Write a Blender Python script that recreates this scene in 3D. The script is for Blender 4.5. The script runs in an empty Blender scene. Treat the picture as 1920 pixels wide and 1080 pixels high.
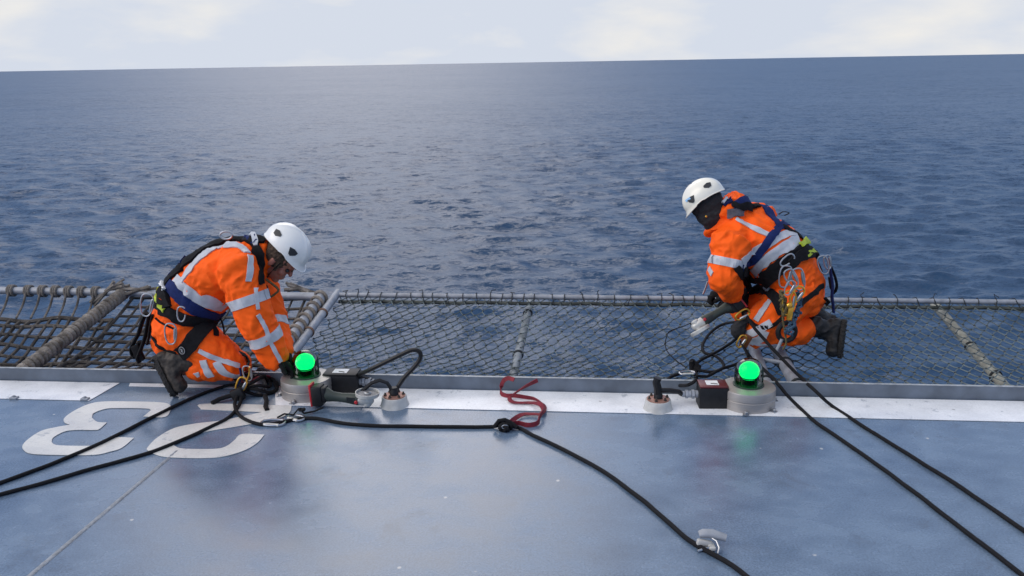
import bpy, bmesh, math, random
import numpy as np
from mathutils import Vector, Matrix, noise, Quaternion
from mathutils.bvhtree import BVHTree
from mathutils.geometry import tessellate_polygon
random.seed(7); np.random.seed(7)
V = Vector
SC = bpy.context.scene
COL = SC.collection
SEA_Z = -13.0

# ------------------------------------------------------------------ camera
FPX = 1600.0
TH = math.atan(423.4*math.cos(math.radians(.985))/FPX); RO = math.radians(.985)
CAM = V((0, 0, 1.8))
FW = V((0, math.cos(TH), -math.sin(TH))); UP0 = V((0, math.sin(TH), math.cos(TH)))
RT = V((1, 0, 0))*math.cos(RO) - UP0*math.sin(RO)
UP = V((1, 0, 0))*math.sin(RO) + UP0*math.cos(RO)
cd = bpy.data.cameras.new('camera'); cam = bpy.data.objects.new('camera', cd); COL.objects.link(cam)
cd.sensor_width = 36; cd.lens = 36*FPX/1920; cd.clip_start = .05; cd.clip_end = 90000
m3 = Matrix((RT, UP, -FW)).transposed()
cam.matrix_world = Matrix.Translation(CAM) @ m3.to_4x4()
SC.camera = cam

def ray(px, py): return FW*FPX + RT*(px-960) + UP*(540-py)
def G(px, py, z=0.0):
    d = ray(px, py); return CAM + d*((z-CAM.z)/d.z)
def W(px, py, y):
    d = ray(px, py); return CAM + d*(y/d.y)

# ------------------------------------------------------------------ materials
def nm(name):
    m = bpy.data.materials.new(name); m.use_nodes = True
    nt = m.node_tree; nt.nodes.clear()
    return m, nt
def N(nt, t, **kw):
    n = nt.nodes.new(t)
    for k, v in kw.items():
        if k.startswith('i_'):
            key = k[2:].replace('_', ' ')
            n.inputs[int(key) if key.isdigit() else key].default_value = v
        else: setattr(n, k, v)
    return n
def mat(name, col, rough=.6, metal=0., var=.15, scale=12., bump=0., bscale=60., spec=.5, var2=None, coord='Object', rvar=0., stretch=(1, 1, 1), bdist=.004, coat=0.):
    m, nt = nm(name); L = nt.links.new
    out = N(nt, 'ShaderNodeOutputMaterial'); b = N(nt, 'ShaderNodeBsdfPrincipled')
    L(b.outputs[0], out.inputs[0])
    b.inputs['Roughness'].default_value = rough; b.inputs['Metallic'].default_value = metal
    b.inputs['Specular IOR Level'].default_value = spec
    b.inputs['Coat Weight'].default_value = coat
    tc = N(nt, 'ShaderNodeTexCoord'); mp = N(nt, 'ShaderNodeMapping'); mp.inputs['Scale'].default_value = stretch
    L(tc.outputs[coord], mp.inputs[0])
    n = N(nt, 'ShaderNodeTexNoise', i_Scale=scale, i_Detail=5.); L(mp.outputs[0], n.inputs['Vector'])
    mx = N(nt, 'ShaderNodeMix', data_type='RGBA')
    c = V(col[:3])
    a = c*(1-var); d = V(var2) if var2 else c*(1+var)
    mx.inputs[6].default_value = (*a, 1); mx.inputs[7].default_value = (*d, 1)
    cr = N(nt, 'ShaderNodeMapRange', i_1=.33, i_2=.67); L(n.outputs[0], cr.inputs[0])
    L(cr.outputs[0], mx.inputs[0]); L(mx.outputs[2], b.inputs['Base Color'])
    if rvar:
        r = N(nt, 'ShaderNodeMapRange', i_1=.3, i_2=.7, i_3=rough-rvar, i_4=rough+rvar)
        L(n.outputs[0], r.inputs[0]); L(r.outputs[0], b.inputs['Roughness'])
    if bump:
        n2 = N(nt, 'ShaderNodeTexNoise', i_Scale=bscale, i_Detail=4.); L(mp.outputs[0], n2.inputs['Vector'])
        bp = N(nt, 'ShaderNodeBump', i_Strength=bump, i_Distance=bdist); L(n2.outputs[0], bp.inputs['Height'])
        L(bp.outputs[0], b.inputs['Normal'])
    return m
M = {}
M['orange'] = mat('hi_vis_orange_cloth', (1.0, .118, .004), .72, var=.06, scale=7, bump=.35, bscale=26, bdist=.012, spec=.25)
M['tape'] = mat('grey_reflective_tape', (.47, .49, .54), .45, var=.10, scale=25, bump=.3, bscale=40, bdist=.004)
M['black'] = mat('black_webbing', (.008, .008, .010), .85, spec=.2, var=.3, scale=60, bump=.3, bscale=300, bdist=.001)
M['rubber'] = mat('black_rubber', (.009, .009, .011), .5, spec=.35, var=.25, scale=30)
M['blue'] = mat('navy_blue_webbing', (.007, .018, .095), .8, spec=.25, var=.2, scale=60, bump=.3, bscale=300, bdist=.001)
M['red'] = mat('red_webbing', (.17, .006, .018), .7, var=.25, scale=50, bump=.3, bscale=300, bdist=.001)
M['redplastic'] = mat('red_plastic', (.45, .02, .03), .4)
M['darkred'] = mat('dark_red_plastic', (.10, .012, .015), .4)
M['lime'] = mat('lime_cloth', (.40, .50, .03), .7)
M['glove'] = mat('black_glove_cloth', (.008, .008, .009), .85, spec=.2, var=.4, scale=40, bump=.5, bscale=80)
M['skin'] = mat('skin', (.40, .17, .12), .5, var=.2, scale=30, bump=.2, bscale=120, bdist=.001, var2=(.36, .13, .095))
M['hair'] = mat('brown_hair', (.055, .034, .022), .8, var=.6, scale=60, bump=1., bscale=160, bdist=.004)
M['fleece'] = mat('black_fleece', (.018, .018, .021), .9, var=.3, scale=40, bump=.4, bscale=120)
M['greyfleece'] = mat('grey_fleece', (.12, .12, .14), .9, var=.2, scale=40, bump=.4, bscale=120)
M['boot'] = mat('worn_black_leather', (.020, .016, .014), .65, var=.5, scale=22, var2=(.075, .060, .048), bump=.6, bscale=45, bdist=.006)
M['boot2'] = mat('black_leather', (.010, .010, .011), .6, var=.5, scale=22, var2=(.03, .026, .024), bump=.6, bscale=45, bdist=.006)
M['sole'] = mat('dark_boot_rubber', (.020, .018, .017), .8, var=.4, scale=60, bump=1., bscale=90, bdist=.01)
M['helmet'] = mat('white_helmet_plastic', (.80, .80, .78), .28, var=.03, scale=8, coat=.3)
M['helmet2'] = mat('warm_lit_helmet_plastic', (.80, .77, .68), .28, var=.03, scale=8, coat=.3)  # white plastic with the warm light from the left painted into its colour
M['vent'] = mat('dark_vent_plastic', (.02, .022, .028), .5)
M['sticker'] = mat('light_blue_sticker', (.30, .55, .85), .4)
M['alu'] = mat('silver_aluminium', (.40, .41, .43), .36, metal=1., var=.05)
M['gold'] = mat('gold_anodised_metal', (.75, .40, .06), .3, metal=.9, var=.1)
M['housing'] = mat('brushed_grey_aluminium', (.36, .34, .33), .42, metal=.6, var=.06, scale=20, stretch=(1, 1, 14), bump=.08, bscale=60)
M['galv2'] = mat('dull_grey_pipe', (.20, .225, .25), .7, var=.25, scale=14, bump=.25)
M['galv'] = mat('galvanised_steel_pipe', (.29, .31, .35), .55, metal=.25, var=.22, scale=14, bump=.25, bscale=40, rvar=.1)
M['beigepipe'] = mat('weathered_beige_pipe', (.27, .27, .235), .75, var=.25, scale=18, bump=.3)
M['coaming'] = mat('blue_grey_painted_steel', (.115, .14, .18), .5, var=.22, scale=9, bump=.3, bscale=30, rvar=.1)
M['coamtop'] = mat('pale_top_edge', (.30, .32, .34), .45, var=.3, scale=30)  # paler tone for the thin strip on top of the upstand
M['wire'] = mat('grey_green_net_wire', (.045, .062, .060), .6, var=.3, scale=1.3, var2=(.15, .19, .20))
M['knot'] = mat('dark_net_knot', (.014, .018, .022), .8)
M['netrope'] = mat('old_brown_net_rope', (.042, .036, .033), .95, var=.5, scale=8, var2=(.105, .092, .082), bump=.9, bscale=110, bdist=.008)
M['wraprope'] = mat('weathered_wrap_rope', (.12, .105, .092), .95, var=.4, scale=14, var2=(.27, .245, .22), bump=.9, bscale=90, bdist=.01)
M['rust'] = mat('rusty_lashing', (.14, .085, .06), .9, var=.5, scale=20)
M['copper'] = mat('copper_flange', (.36, .19, .15), .5, metal=.4, var=.2)
M['stub'] = mat('cream_painted_steel', (.46, .46, .45), .5, var=.12, scale=25, bump=.2)
M['toolgreen'] = mat('dark_green_plastic', (.030, .042, .036), .5)
M['toolgrey'] = mat('grey_cast_metal', (.52, .52, .50), .45, metal=.3, var=.1, scale=40)
M['disc'] = mat('grey_grinding_disc', (.22, .22, .23), .6)
M['label'] = mat('white_label', (.70, .70, .72), .5, var=.1, scale=60)
M['olive'] = mat('olive_cord', (.11, .085, .035), .85, var=.4, scale=80, bump=.6, bscale=200)
M['bluecord'] = mat('blue_grey_cord', (.045, .09, .15), .85, var=.5, scale=80, bump=.6, bscale=200)
M['logo'] = mat('pale_grey_print', (.30, .30, .31), .6)

def rope_mat():
    m = mat('black_braided_rope', (.007, .007, .009), .8, spec=.25, var=.3, scale=120, bump=.7, bscale=220, bdist=.003)
    return m
M['rope'] = rope_mat()

def deck_mat(name, base, light, rough, paint=False):
    m, nt = nm(name); L = nt.links.new
    out = N(nt, 'ShaderNodeOutputMaterial'); b = N(nt, 'ShaderNodeBsdfPrincipled'); L(b.outputs[0], out.inputs[0])
    g = N(nt, 'ShaderNodeNewGeometry')
    big = N(nt, 'ShaderNodeTexNoise', i_Scale=1.6, i_Detail=7., i_Roughness=.62, i_Distortion=.6); L(g.outputs['Position'], big.inputs['Vector'])
    mp = N(nt, 'ShaderNodeMapping'); mp.inputs['Scale'].default_value = (1, 1.5, 1); mp.inputs['Rotation'].default_value = (0, 0, .9)
    L(g.outputs['Position'], mp.inputs[0])
    st = N(nt, 'ShaderNodeTexNoise', i_Scale=5., i_Detail=6.); L(mp.outputs[0], st.inputs['Vector'])
    ad = N(nt, 'ShaderNodeMath', operation='ADD'); L(big.outputs[0], ad.inputs[0]); L(st.outputs[0], ad.inputs[1])
    mr = N(nt, 'ShaderNodeMapRange', i_1=.78, i_2=1.22); L(ad.outputs[0], mr.inputs[0])
    mx = N(nt, 'ShaderNodeMix', data_type='RGBA'); mx.inputs[6].default_value = (*base, 1); mx.inputs[7].default_value = (*light, 1)
    L(mr.outputs[0], mx.inputs[0])
    # fine grit specks
    sp = N(nt, 'ShaderNodeTexNoise', i_Scale=120., i_Detail=4., i_Roughness=.7); L(g.outputs['Position'], sp.inputs['Vector'])
    spr = N(nt, 'ShaderNodeMapRange', i_1=.35, i_2=.65, i_3=.74 if not paint else .90, i_4=1.24 if not paint else 1.08); L(sp.outputs[0], spr.inputs[0])
    mu = N(nt, 'ShaderNodeMix', data_type='RGBA', blend_type='MULTIPLY'); mu.inputs[0].default_value = 1
    L(mx.outputs[2], mu.inputs[6]); L(spr.outputs[0], mu.inputs[7])
    # pale chips
    vo = N(nt, 'ShaderNodeTexVoronoi', i_Scale=4.5); L(g.outputs['Position'], vo.inputs['Vector'])
    n3 = N(nt, 'ShaderNodeTexNoise', i_Scale=60., i_Detail=3.); L(g.outputs['Position'], n3.inputs['Vector'])
    a2 = N(nt, 'ShaderNodeMath', operation='MULTIPLY_ADD', i_1=.06); L(n3.outputs[0], a2.inputs[0]); L(vo.outputs['Distance'], a2.inputs[2])
    ch = N(nt, 'ShaderNodeMapRange', i_1=.075, i_2=.058, i_3=0., i_4=.85); L(a2.outputs[0], ch.inputs[0])
    mc = N(nt, 'ShaderNodeMix', data_type='RGBA'); L(ch.outputs[0], mc.inputs[0]); L(mu.outputs[2], mc.inputs[6])
    mc.inputs[7].default_value = (.5, .5, .5, 1) if not paint else (.30, .30, .31, 1)
    if paint:   # worn through and stained in places
        wn = N(nt, 'ShaderNodeTexNoise', i_Scale=11., i_Detail=9., i_Roughness=.72); L(g.outputs['Position'], wn.inputs['Vector'])
        wr = N(nt, 'ShaderNodeMapRange', i_1=.585, i_2=.64, i_3=0., i_4=.55); L(wn.outputs[0], wr.inputs[0])
        sn = N(nt, 'ShaderNodeTexNoise', i_Scale=2.6, i_Detail=6., i_Roughness=.6); L(g.outputs['Position'], sn.inputs['Vector'])
        sr = N(nt, 'ShaderNodeMapRange', i_1=.45, i_2=.72, i_3=0., i_4=.28); L(sn.outputs[0], sr.inputs[0])
        m1 = N(nt, 'ShaderNodeMix', data_type='RGBA'); L(sr.outputs[0], m1.inputs[0]); L(mc.outputs[2], m1.inputs[6]); m1.inputs[7].default_value = (.30, .31, .33, 1)
        mc = N(nt, 'ShaderNodeMix', data_type='RGBA'); L(wr.outputs[0], mc.inputs[0]); L(m1.outputs[2], mc.inputs[6]); mc.inputs[7].default_value = (.20, .24, .30, 1)
    else:       # darker scuffs and grit-worn patches
        wn = N(nt, 'ShaderNodeTexNoise', i_Scale=3.2, i_Detail=10., i_Roughness=.75, i_Distortion=.4); L(g.outputs['Position'], wn.inputs['Vector'])
        wr = N(nt, 'ShaderNodeMapRange', i_1=.56, i_2=.68, i_3=0., i_4=.55); L(wn.outputs[0], wr.inputs[0])
        m1 = N(nt, 'ShaderNodeMix', data_type='RGBA'); L(wr.outputs[0], m1.inputs[0]); L(mc.outputs[2], m1.inputs[6]); m1.inputs[7].default_value = (.075, .095, .13, 1); mc = m1
    L(mc.outputs[2], b.inputs['Base Color'])
    rr = N(nt, 'ShaderNodeMapRange', i_1=.7, i_2=1.3, i_3=rough-.10, i_4=rough+.14); L(ad.outputs[0], rr.inputs[0]); L(rr.outputs[0], b.inputs['Roughness'])
    b.inputs['Specular IOR Level'].default_value = .6
    bp = N(nt, 'ShaderNodeBump', i_Strength=.35 if not paint else .2, i_Distance=.0015); L(sp.outputs[0], bp.inputs['Height']); 
    bp2 = N(nt, 'ShaderNodeBump', i_Strength=.12, i_Distance=.004); L(big.outputs[0], bp2.inputs['Height']); L(bp.outputs[0], bp2.inputs['Normal'])
    L(bp2.outputs[0], b.inputs['Normal'])
    return m
M['deck'] = deck_mat('worn_blue_grey_deck_paint', (.092, .138, .210), (.145, .208, .302), .22)
M['white'] = deck_mat('white_line_paint', (.70, .72, .76), (.84, .86, .90), .33, True)
M['digit'] = deck_mat('worn_white_digit_paint', (.56, .56, .55), (.66, .66, .64), .33, True)
M['patch'] = deck_mat('pale_grey_deck_paint', (.19, .21, .25), (.24, .26, .30), .38, True)

def glass_mat():
    m, nt = nm('dark_green_dome_glass'); L = nt.links.new
    out = N(nt, 'ShaderNodeOutputMaterial')
    tr = N(nt, 'ShaderNodeBsdfTransparent'); tr.inputs[0].default_value = (.13, .42, .30, 1)
    gl = N(nt, 'ShaderNodeBsdfGlossy'); gl.inputs['Roughness'].default_value = .08
    fr = N(nt, 'ShaderNodeFresnel', i_IOR=1.5); mx = N(nt, 'ShaderNodeMixShader')
    fm = N(nt, 'ShaderNodeMath', operation='MULTIPLY', i_1=.22); L(fr.outputs[0], fm.inputs[0]); L(fm.outputs[0], mx.inputs[0]); L(tr.outputs[0], mx.inputs[1]); L(gl.outputs[0], mx.inputs[2]); L(mx.outputs[0], out.inputs[0])
    return m
M['dome'] = glass_mat()
def emit(name, col, s):
    m, nt = nm(name); out = N(nt, 'ShaderNodeOutputMaterial'); e = N(nt, 'ShaderNodeEmission'); e.inputs[0].default_value = (*col, 1); e.inputs[1].default_value = s
    nt.links.new(e.outputs[0], out.inputs[0]); return m
M['glow'] = emit('green_lamp_glow', (.0, 1., .34), 7.)
M['inner'] = mat('dark_green_plastic_shell', (.01, .03, .022), .5)

# ------------------------------------------------------------------ mesh helpers
ORG = {}
def make(name, verts, faces, mats, parent=None, smooth=True, fmat=None, origin=None, sharp=38):
    vs = [V(v) for v in verts]
    if parent is not None: org = ORG.get(parent.name, V((0, 0, 0)))
    if origin is None:
        if parent is not None: origin = org
        else:
            origin = V((sum(v.x for v in vs)/len(vs), sum(v.y for v in vs)/len(vs), min(v.z for v in vs)))
    me = bpy.data.meshes.new(name)
    me.from_pydata([tuple(v-origin) for v in vs], [], faces)
    if not isinstance(mats, (list, tuple)): mats = [mats]
    for mm in mats: me.materials.append(mm)
    if fmat is not None: me.polygons.foreach_set('material_index', fmat)
    me.polygons.foreach_set('use_smooth', [smooth]*len(me.polygons))
    me.update()
    if smooth and sharp: me.set_sharp_from_angle(angle=math.radians(sharp))
    o = bpy.data.objects.new(name, me); COL.objects.link(o)
    if parent is not None:
        o.parent = parent; o.location = origin-org
    else: o.location = origin
    ORG[o.name] = V(origin)
    return o
def empty(name, loc):
    o = bpy.data.objects.new(name, None); COL.objects.link(o); o.location = loc; o.empty_display_size = .1
    ORG[o.name] = V(loc); return o
def tag(o, label=None, cat=None, group=None, kind=None):
    if label: o['label'] = label
    if cat: o['category'] = cat
    if group: o['group'] = group
    if kind: o['kind'] = kind
    return o
def frame(t, hint=V((0, 0, 1))):
    t = t.normalized(); s = t.cross(hint)
    if s.length < 1e-4: s = t.cross(V((1, 0, 0)))
    s.normalize(); return s, s.cross(t).normalized()
def crom(pts, step):
    """smooth curve through points (any dimension), sampled about every step"""
    P = [V(p) for p in pts]
    if len(P) < 3:
        n = max(2, int((P[-1]-P[0]).length/step)+1); return [P[0].lerp(P[-1], i/(n-1)) for i in range(n)]
    P = [P[0]*2-P[1]] + P + [P[-1]*2-P[-2]]; out = []
    for i in range(1, len(P)-2):
        a, b, c, d = P[i-1:i+3]; n = max(1, int((c-b).length/step))
        for k in range(n):
            t = k/n
            out.append(.5*((2*b)+(c-a)*t+(2*a-5*b+4*c-d)*t*t+(3*b-a-3*c+d)*t**3))
    out.append(P[-2]); return out
class MB:
    def __init__(s): s.v = []; s.f = []; s.m = []
    def add(s, vs, fs, mi=0):
        o = len(s.v); s.v += [V(v) for v in vs]; s.f += [[i+o for i in f] for f in fs]; s.m += [mi]*len(fs); return s
    def rings(s, rings, closed=False, caps=True, mi=0):
        n = len(rings[0]); vs = [p for r in rings for p in r]; fs = []
        K = len(rings)
        for i in range(K if closed else K-1):
            j = (i+1) % K
            for k in range(n):
                l = (k+1) % n; fs.append([i*n+k, i*n+l, j*n+l, j*n+k])
        if caps and not closed:
            fs.append(list(range(n))[::-1]); fs.append([(K-1)*n+k for k in range(n)])
        return s.add(vs, fs, mi)
    def tube(s, pts, r, sides=8, closed=False, mi=0, flat=None, hint=V((0, 0, 1))):
        pts = [V(p) for p in pts]; rings = []; K = len(pts); prev = None
        for i, p in enumerate(pts):
            a = pts[(i-1) % K] if (closed or i > 0) else p; b = pts[(i+1) % K] if (closed or i < K-1) else p
            t = (b-a)
            if t.length < 1e-9: t = V((0, 0, 1))
            t.normalize()
            if prev is None: e1, e2 = frame(t, hint)
            else:
                e1 = prev - t*prev.dot(t)
                if e1.length < 1e-6: e1, _ = frame(t, hint)
                e1.normalize(); e2 = e1.cross(t)
            prev = e1
            rr = r[i] if isinstance(r, (list, tuple)) else r
            ra, rb = (rr, rr) if flat is None else (rr, rr*flat)
            rings.append([p+e1*(ra*math.cos(2*math.pi*k/sides))+e2*(rb*math.sin(2*math.pi*k/sides)) for k in range(sides)])
        return s.rings(rings, closed, True, mi)
    def box(s, c, size, X=V((1, 0, 0)), Z=V((0, 0, 1)), bev=0., mi=0):
        X = V(X).normalized(); Z = V(Z); Z = (Z-X*Z.dot(X)).normalized(); Y = Z.cross(X)
        hx, hy, hz = [q/2 for q in size]
        bm = bmesh.new(); bmesh.ops.create_cube(bm, size=1)
        for v in bm.verts: v.co = V((v.co.x*2*hx, v.co.y*2*hy, v.co.z*2*hz))
        if bev: bmesh.ops.bevel(bm, geom=list(bm.edges), offset=bev, segments=2, affect='EDGES', profile=.5)
        bm.verts.index_update()
        vs = [V(c)+X*v.co.x+Y*v.co.y+Z*v.co.z for v in bm.verts]; fs = [[v.index for v in f.verts] for f in bm.faces]
        bm.free(); return s.add(vs, fs, mi)
    def lathe(s, c, prof, n=32, Z=V((0, 0, 1)), mi=0):
        e1, e2 = frame(V(Z), V((0, 1, 0))) ; Z = V(Z).normalized()
        rings = [[V(c)+Z*h+(e1*math.cos(2*math.pi*k/n)+e2*math.sin(2*math.pi*k/n))*max(r, 1e-4) for k in range(n)] for r, h in prof]
        return s.rings(rings, False, True, mi)
    def ell(s, c, r, X=V((1, 0, 0)), Z=V((0, 0, 1)), n=14, mi=0):
        if not isinstance(r, (list, tuple)): r = (r, r, r)
        X = V(X).normalized(); Z = V(Z); Z = (Z-X*Z.dot(X)).normalized(); Y = Z.cross(X); rings = []
        for i in range(n//2+1):
            a = -math.pi/2 + math.pi*i/(n//2); ca = max(math.cos(a), 1e-3)
            rings.append([V(c)+X*(r[0]*ca*math.cos(2*math.pi*k/n))+Y*(r[1]*ca*math.sin(2*math.pi*k/n))+Z*(r[2]*math.sin(a)) for k in range(n)])
        return s.rings(rings, False, True, mi)
    def loft(s, st, side, sides=20):
        """rounded tapered tube; st = [(pos, r_side, r_other)]"""
        st = [(V(p), a, b) for p, a, b in st]; side = V(side)
        t0 = (st[1][0]-st[0][0]).normalized(); t1 = (st[-1][0]-st[-2][0]).normalized()
        pre = [(st[0][0]-t0*st[0][2]*k, st[0][1]*math.sqrt(1-k*k), st[0][2]*math.sqrt(1-k*k)) for k in (.97, .8, .5)]
        post = [(st[-1][0]+t1*st[-1][2]*k, st[-1][1]*math.sqrt(1-k*k), st[-1][2]*math.sqrt(1-k*k)) for k in (.5, .8, .97)]
        A = pre+st+post; rings = []
        for i, (p, a, b) in enumerate(A):
            t = (A[min(i+1, len(A)-1)][0]-A[max(i-1, 0)][0]).normalized()
            e1 = (side - t*side.dot(t)).normalized(); e2 = t.cross(e1)
            rings.append([p+e1*(a*math.cos(2*math.pi*k/sides))+e2*(b*math.sin(2*math.pi*k/sides)) for k in range(sides)])
        return s.rings(rings)
    def build(s, name, mats, parent=None, smooth=True, origin=None):
        return make(name, s.v, s.f, mats, parent, smooth, s.m, origin)
def meld(mb, voxel, smooth=4, fn=None):
    """fuse overlapping closed shells into one continuous surface"""
    me = bpy.data.meshes.new('tmp'); me.from_pydata([tuple(v) for v in mb.v], [], mb.f); me.update()
    bm = bmesh.new(); bm.from_mesh(me); bmesh.ops.recalc_face_normals(bm, faces=bm.faces); bm.to_mesh(me); bm.free()
    o = bpy.data.objects.new('tmp', me); COL.objects.link(o)
    r = o.modifiers.new('r', 'REMESH'); r.mode = 'VOXEL'; r.voxel_size = voxel; r.adaptivity = 0
    if smooth:
        q = o.modifiers.new('s', 'SMOOTH'); q.iterations = smooth; q.factor = .5
    dg = bpy.context.evaluated_depsgraph_get(); ev = o.evaluated_get(dg); m2 = ev.to_mesh()
    vs = [v.co.copy() for v in m2.vertices]; ns = [v.normal.copy() for v in m2.vertices]; fs = [list(p.vertices) for p in m2.polygons]
    ev.to_mesh_clear(); bpy.data.objects.remove(o); bpy.data.meshes.remove(me)
    if fn: vs = [v+n*fn(v) for v, n in zip(vs, ns)]
    return vs, fs
def wrinkle(amp, sc, seed=0., axis=None):
    off = V((seed*3.1, seed*7.7, seed*1.3))
    def f(p):
        q = p*sc+off
        q = q + noise.noise_vector(q*.6)*.7
        a = 1-abs(noise.noise(q))*2.6
        b = 1-abs(noise.noise(q*2.1+V((5, 1, 2))))*2.6
        c = noise.noise(q*4.3)
        return amp*(.62*a+.33*b+.12*c-.25)
    return f
def copy_tree(o, loc=None, parent=None):
    c = o.copy(); COL.objects.link(c); c.parent = parent
    if parent is None:
        if loc is not None: c.location = loc
        ORG[c.name] = V(c.location)
    for ch in list(o.children): copy_tree(ch, None, c)
    return c
# ------------------------------------------------------------------ world and sun
SUN_AZ = math.radians(-112)      # from +Y towards +X
SUN_EL = math.radians(36)
w = bpy.data.worlds.new('World'); SC.world = w; w.use_nodes = True
nt = w.node_tree; nt.nodes.clear(); L = nt.links.new
out = N(nt, 'ShaderNodeOutputWorld'); bg = N(nt, 'ShaderNodeBackground'); L(bg.outputs[0], out.inputs[0])
bg.inputs[1].default_value = .1
sky = N(nt, 'ShaderNodeTexSky', sky_type='NISHITA', sun_disc=False, sun_elevation=SUN_EL, sun_rotation=SUN_AZ, air_density=1., dust_density=.6, ozone_density=2.)
tc = N(nt, 'ShaderNodeTexCoord'); sep = N(nt, 'ShaderNodeSeparateXYZ'); L(tc.outputs['Generated'], sep.inputs[0])
mp = N(nt, 'ShaderNodeMapping'); mp.inputs['Scale'].default_value = (1, 1, 3.2); L(tc.outputs['Generated'], mp.inputs[0])
n1 = N(nt, 'ShaderNodeTexNoise', i_Scale=3.4, i_Detail=9., i_Roughness=.55); L(mp.outputs[0], n1.inputs['Vector'])
n2 = N(nt, 'ShaderNodeTexNoise', i_Scale=5.5, i_Detail=8., i_Roughness=.5, i_Distortion=.2); L(mp.outputs[0], n2.inputs['Vector'])
# cloud colour: pale blue grey to warm white
cc = N(nt, 'ShaderNodeMix', data_type='RGBA'); cc.inputs[6].default_value = (5.8, 6.25, 7.1, 1); cc.inputs[7].default_value = (7.7, 7.5, 7.15, 1)
mr = N(nt, 'ShaderNodeMapRange', i_1=.47, i_2=.72); L(n2.outputs[0], mr.inputs[0]); L(mr.outputs[0], cc.inputs[0])
# cover: solid near the horizon, broken above
cov = N(nt, 'ShaderNodeMapRange', i_1=.06, i_2=.125, i_3=1.0, i_4=.0); L(sep.outputs[2], cov.inputs[0])
ad = N(nt, 'ShaderNodeMath', operation='ADD'); L(cov.outputs[0], ad.inputs[0])
brk = N(nt, 'ShaderNodeMapRange', i_1=.42, i_2=.70, i_3=.04, i_4=.55); L(n1.outputs[0], brk.inputs[0]); L(brk.outputs[0], ad.inputs[1])
hi = N(nt, 'ShaderNodeMapRange', i_1=.42, i_2=.62, i_3=0., i_4=.8); L(sep.outputs[2], hi.inputs[0])
ad2 = N(nt, 'ShaderNodeMath', operation='ADD'); L(ad.outputs[0], ad2.inputs[0]); L(hi.outputs[0], ad2.inputs[1]); ad2.use_clamp = True; ad = ad2
mx = N(nt, 'ShaderNodeMix', data_type='RGBA'); L(ad.outputs[0], mx.inputs[0]); L(cc.outputs[2], mx.inputs[7])
# blue between the clouds: a thin veil lifts the clear sky
vl = N(nt, 'ShaderNodeMix', data_type='RGBA', blend_type='ADD'); vl.inputs[0].default_value = 1.; L(sky.outputs[0], vl.inputs[6]); vl.inputs[7].default_value = (.0, .60, 2.7, 1)
L(vl.outputs[2], mx.inputs[6])
# brighter thin cloud where the hidden sun glows, a little left of straight ahead
gd = N(nt, 'ShaderNodeVectorMath', operation='DOT_PRODUCT'); L(tc.outputs['Generated'], gd.inputs[0])
ga, ge = math.radians(-10), math.radians(29); gd.inputs[1].default_value = (math.sin(ga)*math.cos(ge), math.cos(ga)*math.cos(ge), math.sin(ge))
gr = N(nt, 'ShaderNodeMapRange', i_1=.94, i_2=1., i_3=0., i_4=1., interpolation_type='SMOOTHSTEP'); L(gd.outputs['Value'], gr.inputs[0])
gm = N(nt, 'ShaderNodeMix', data_type='RGBA', blend_type='ADD'); L(gr.outputs[0], gm.inputs[0]); L(mx.outputs[2], gm.inputs[6]); gm.inputs[7].default_value = (24., 21.5, 18.5, 1)
L(gm.outputs[2], bg.inputs[0])

sd = bpy.data.lights.new('sun', 'SUN'); sd.energy = 1.5; sd.angle = math.radians(45); sd.color = (1., .90, .78)
sun = bpy.data.objects.new('sun', sd); COL.objects.link(sun)
sdir = V((math.sin(SUN_AZ)*math.cos(SUN_EL), math.cos(SUN_AZ)*math.cos(SUN_EL), math.sin(SUN_EL)))
sun.rotation_euler = sdir.to_track_quat('Z', 'Y').to_euler(); sun.location = sdir*30
SC.view_settings.view_transform = 'Standard'; SC.view_settings.look = 'None'; SC.view_settings.exposure = .2; SC.view_settings.gamma = 1

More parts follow.
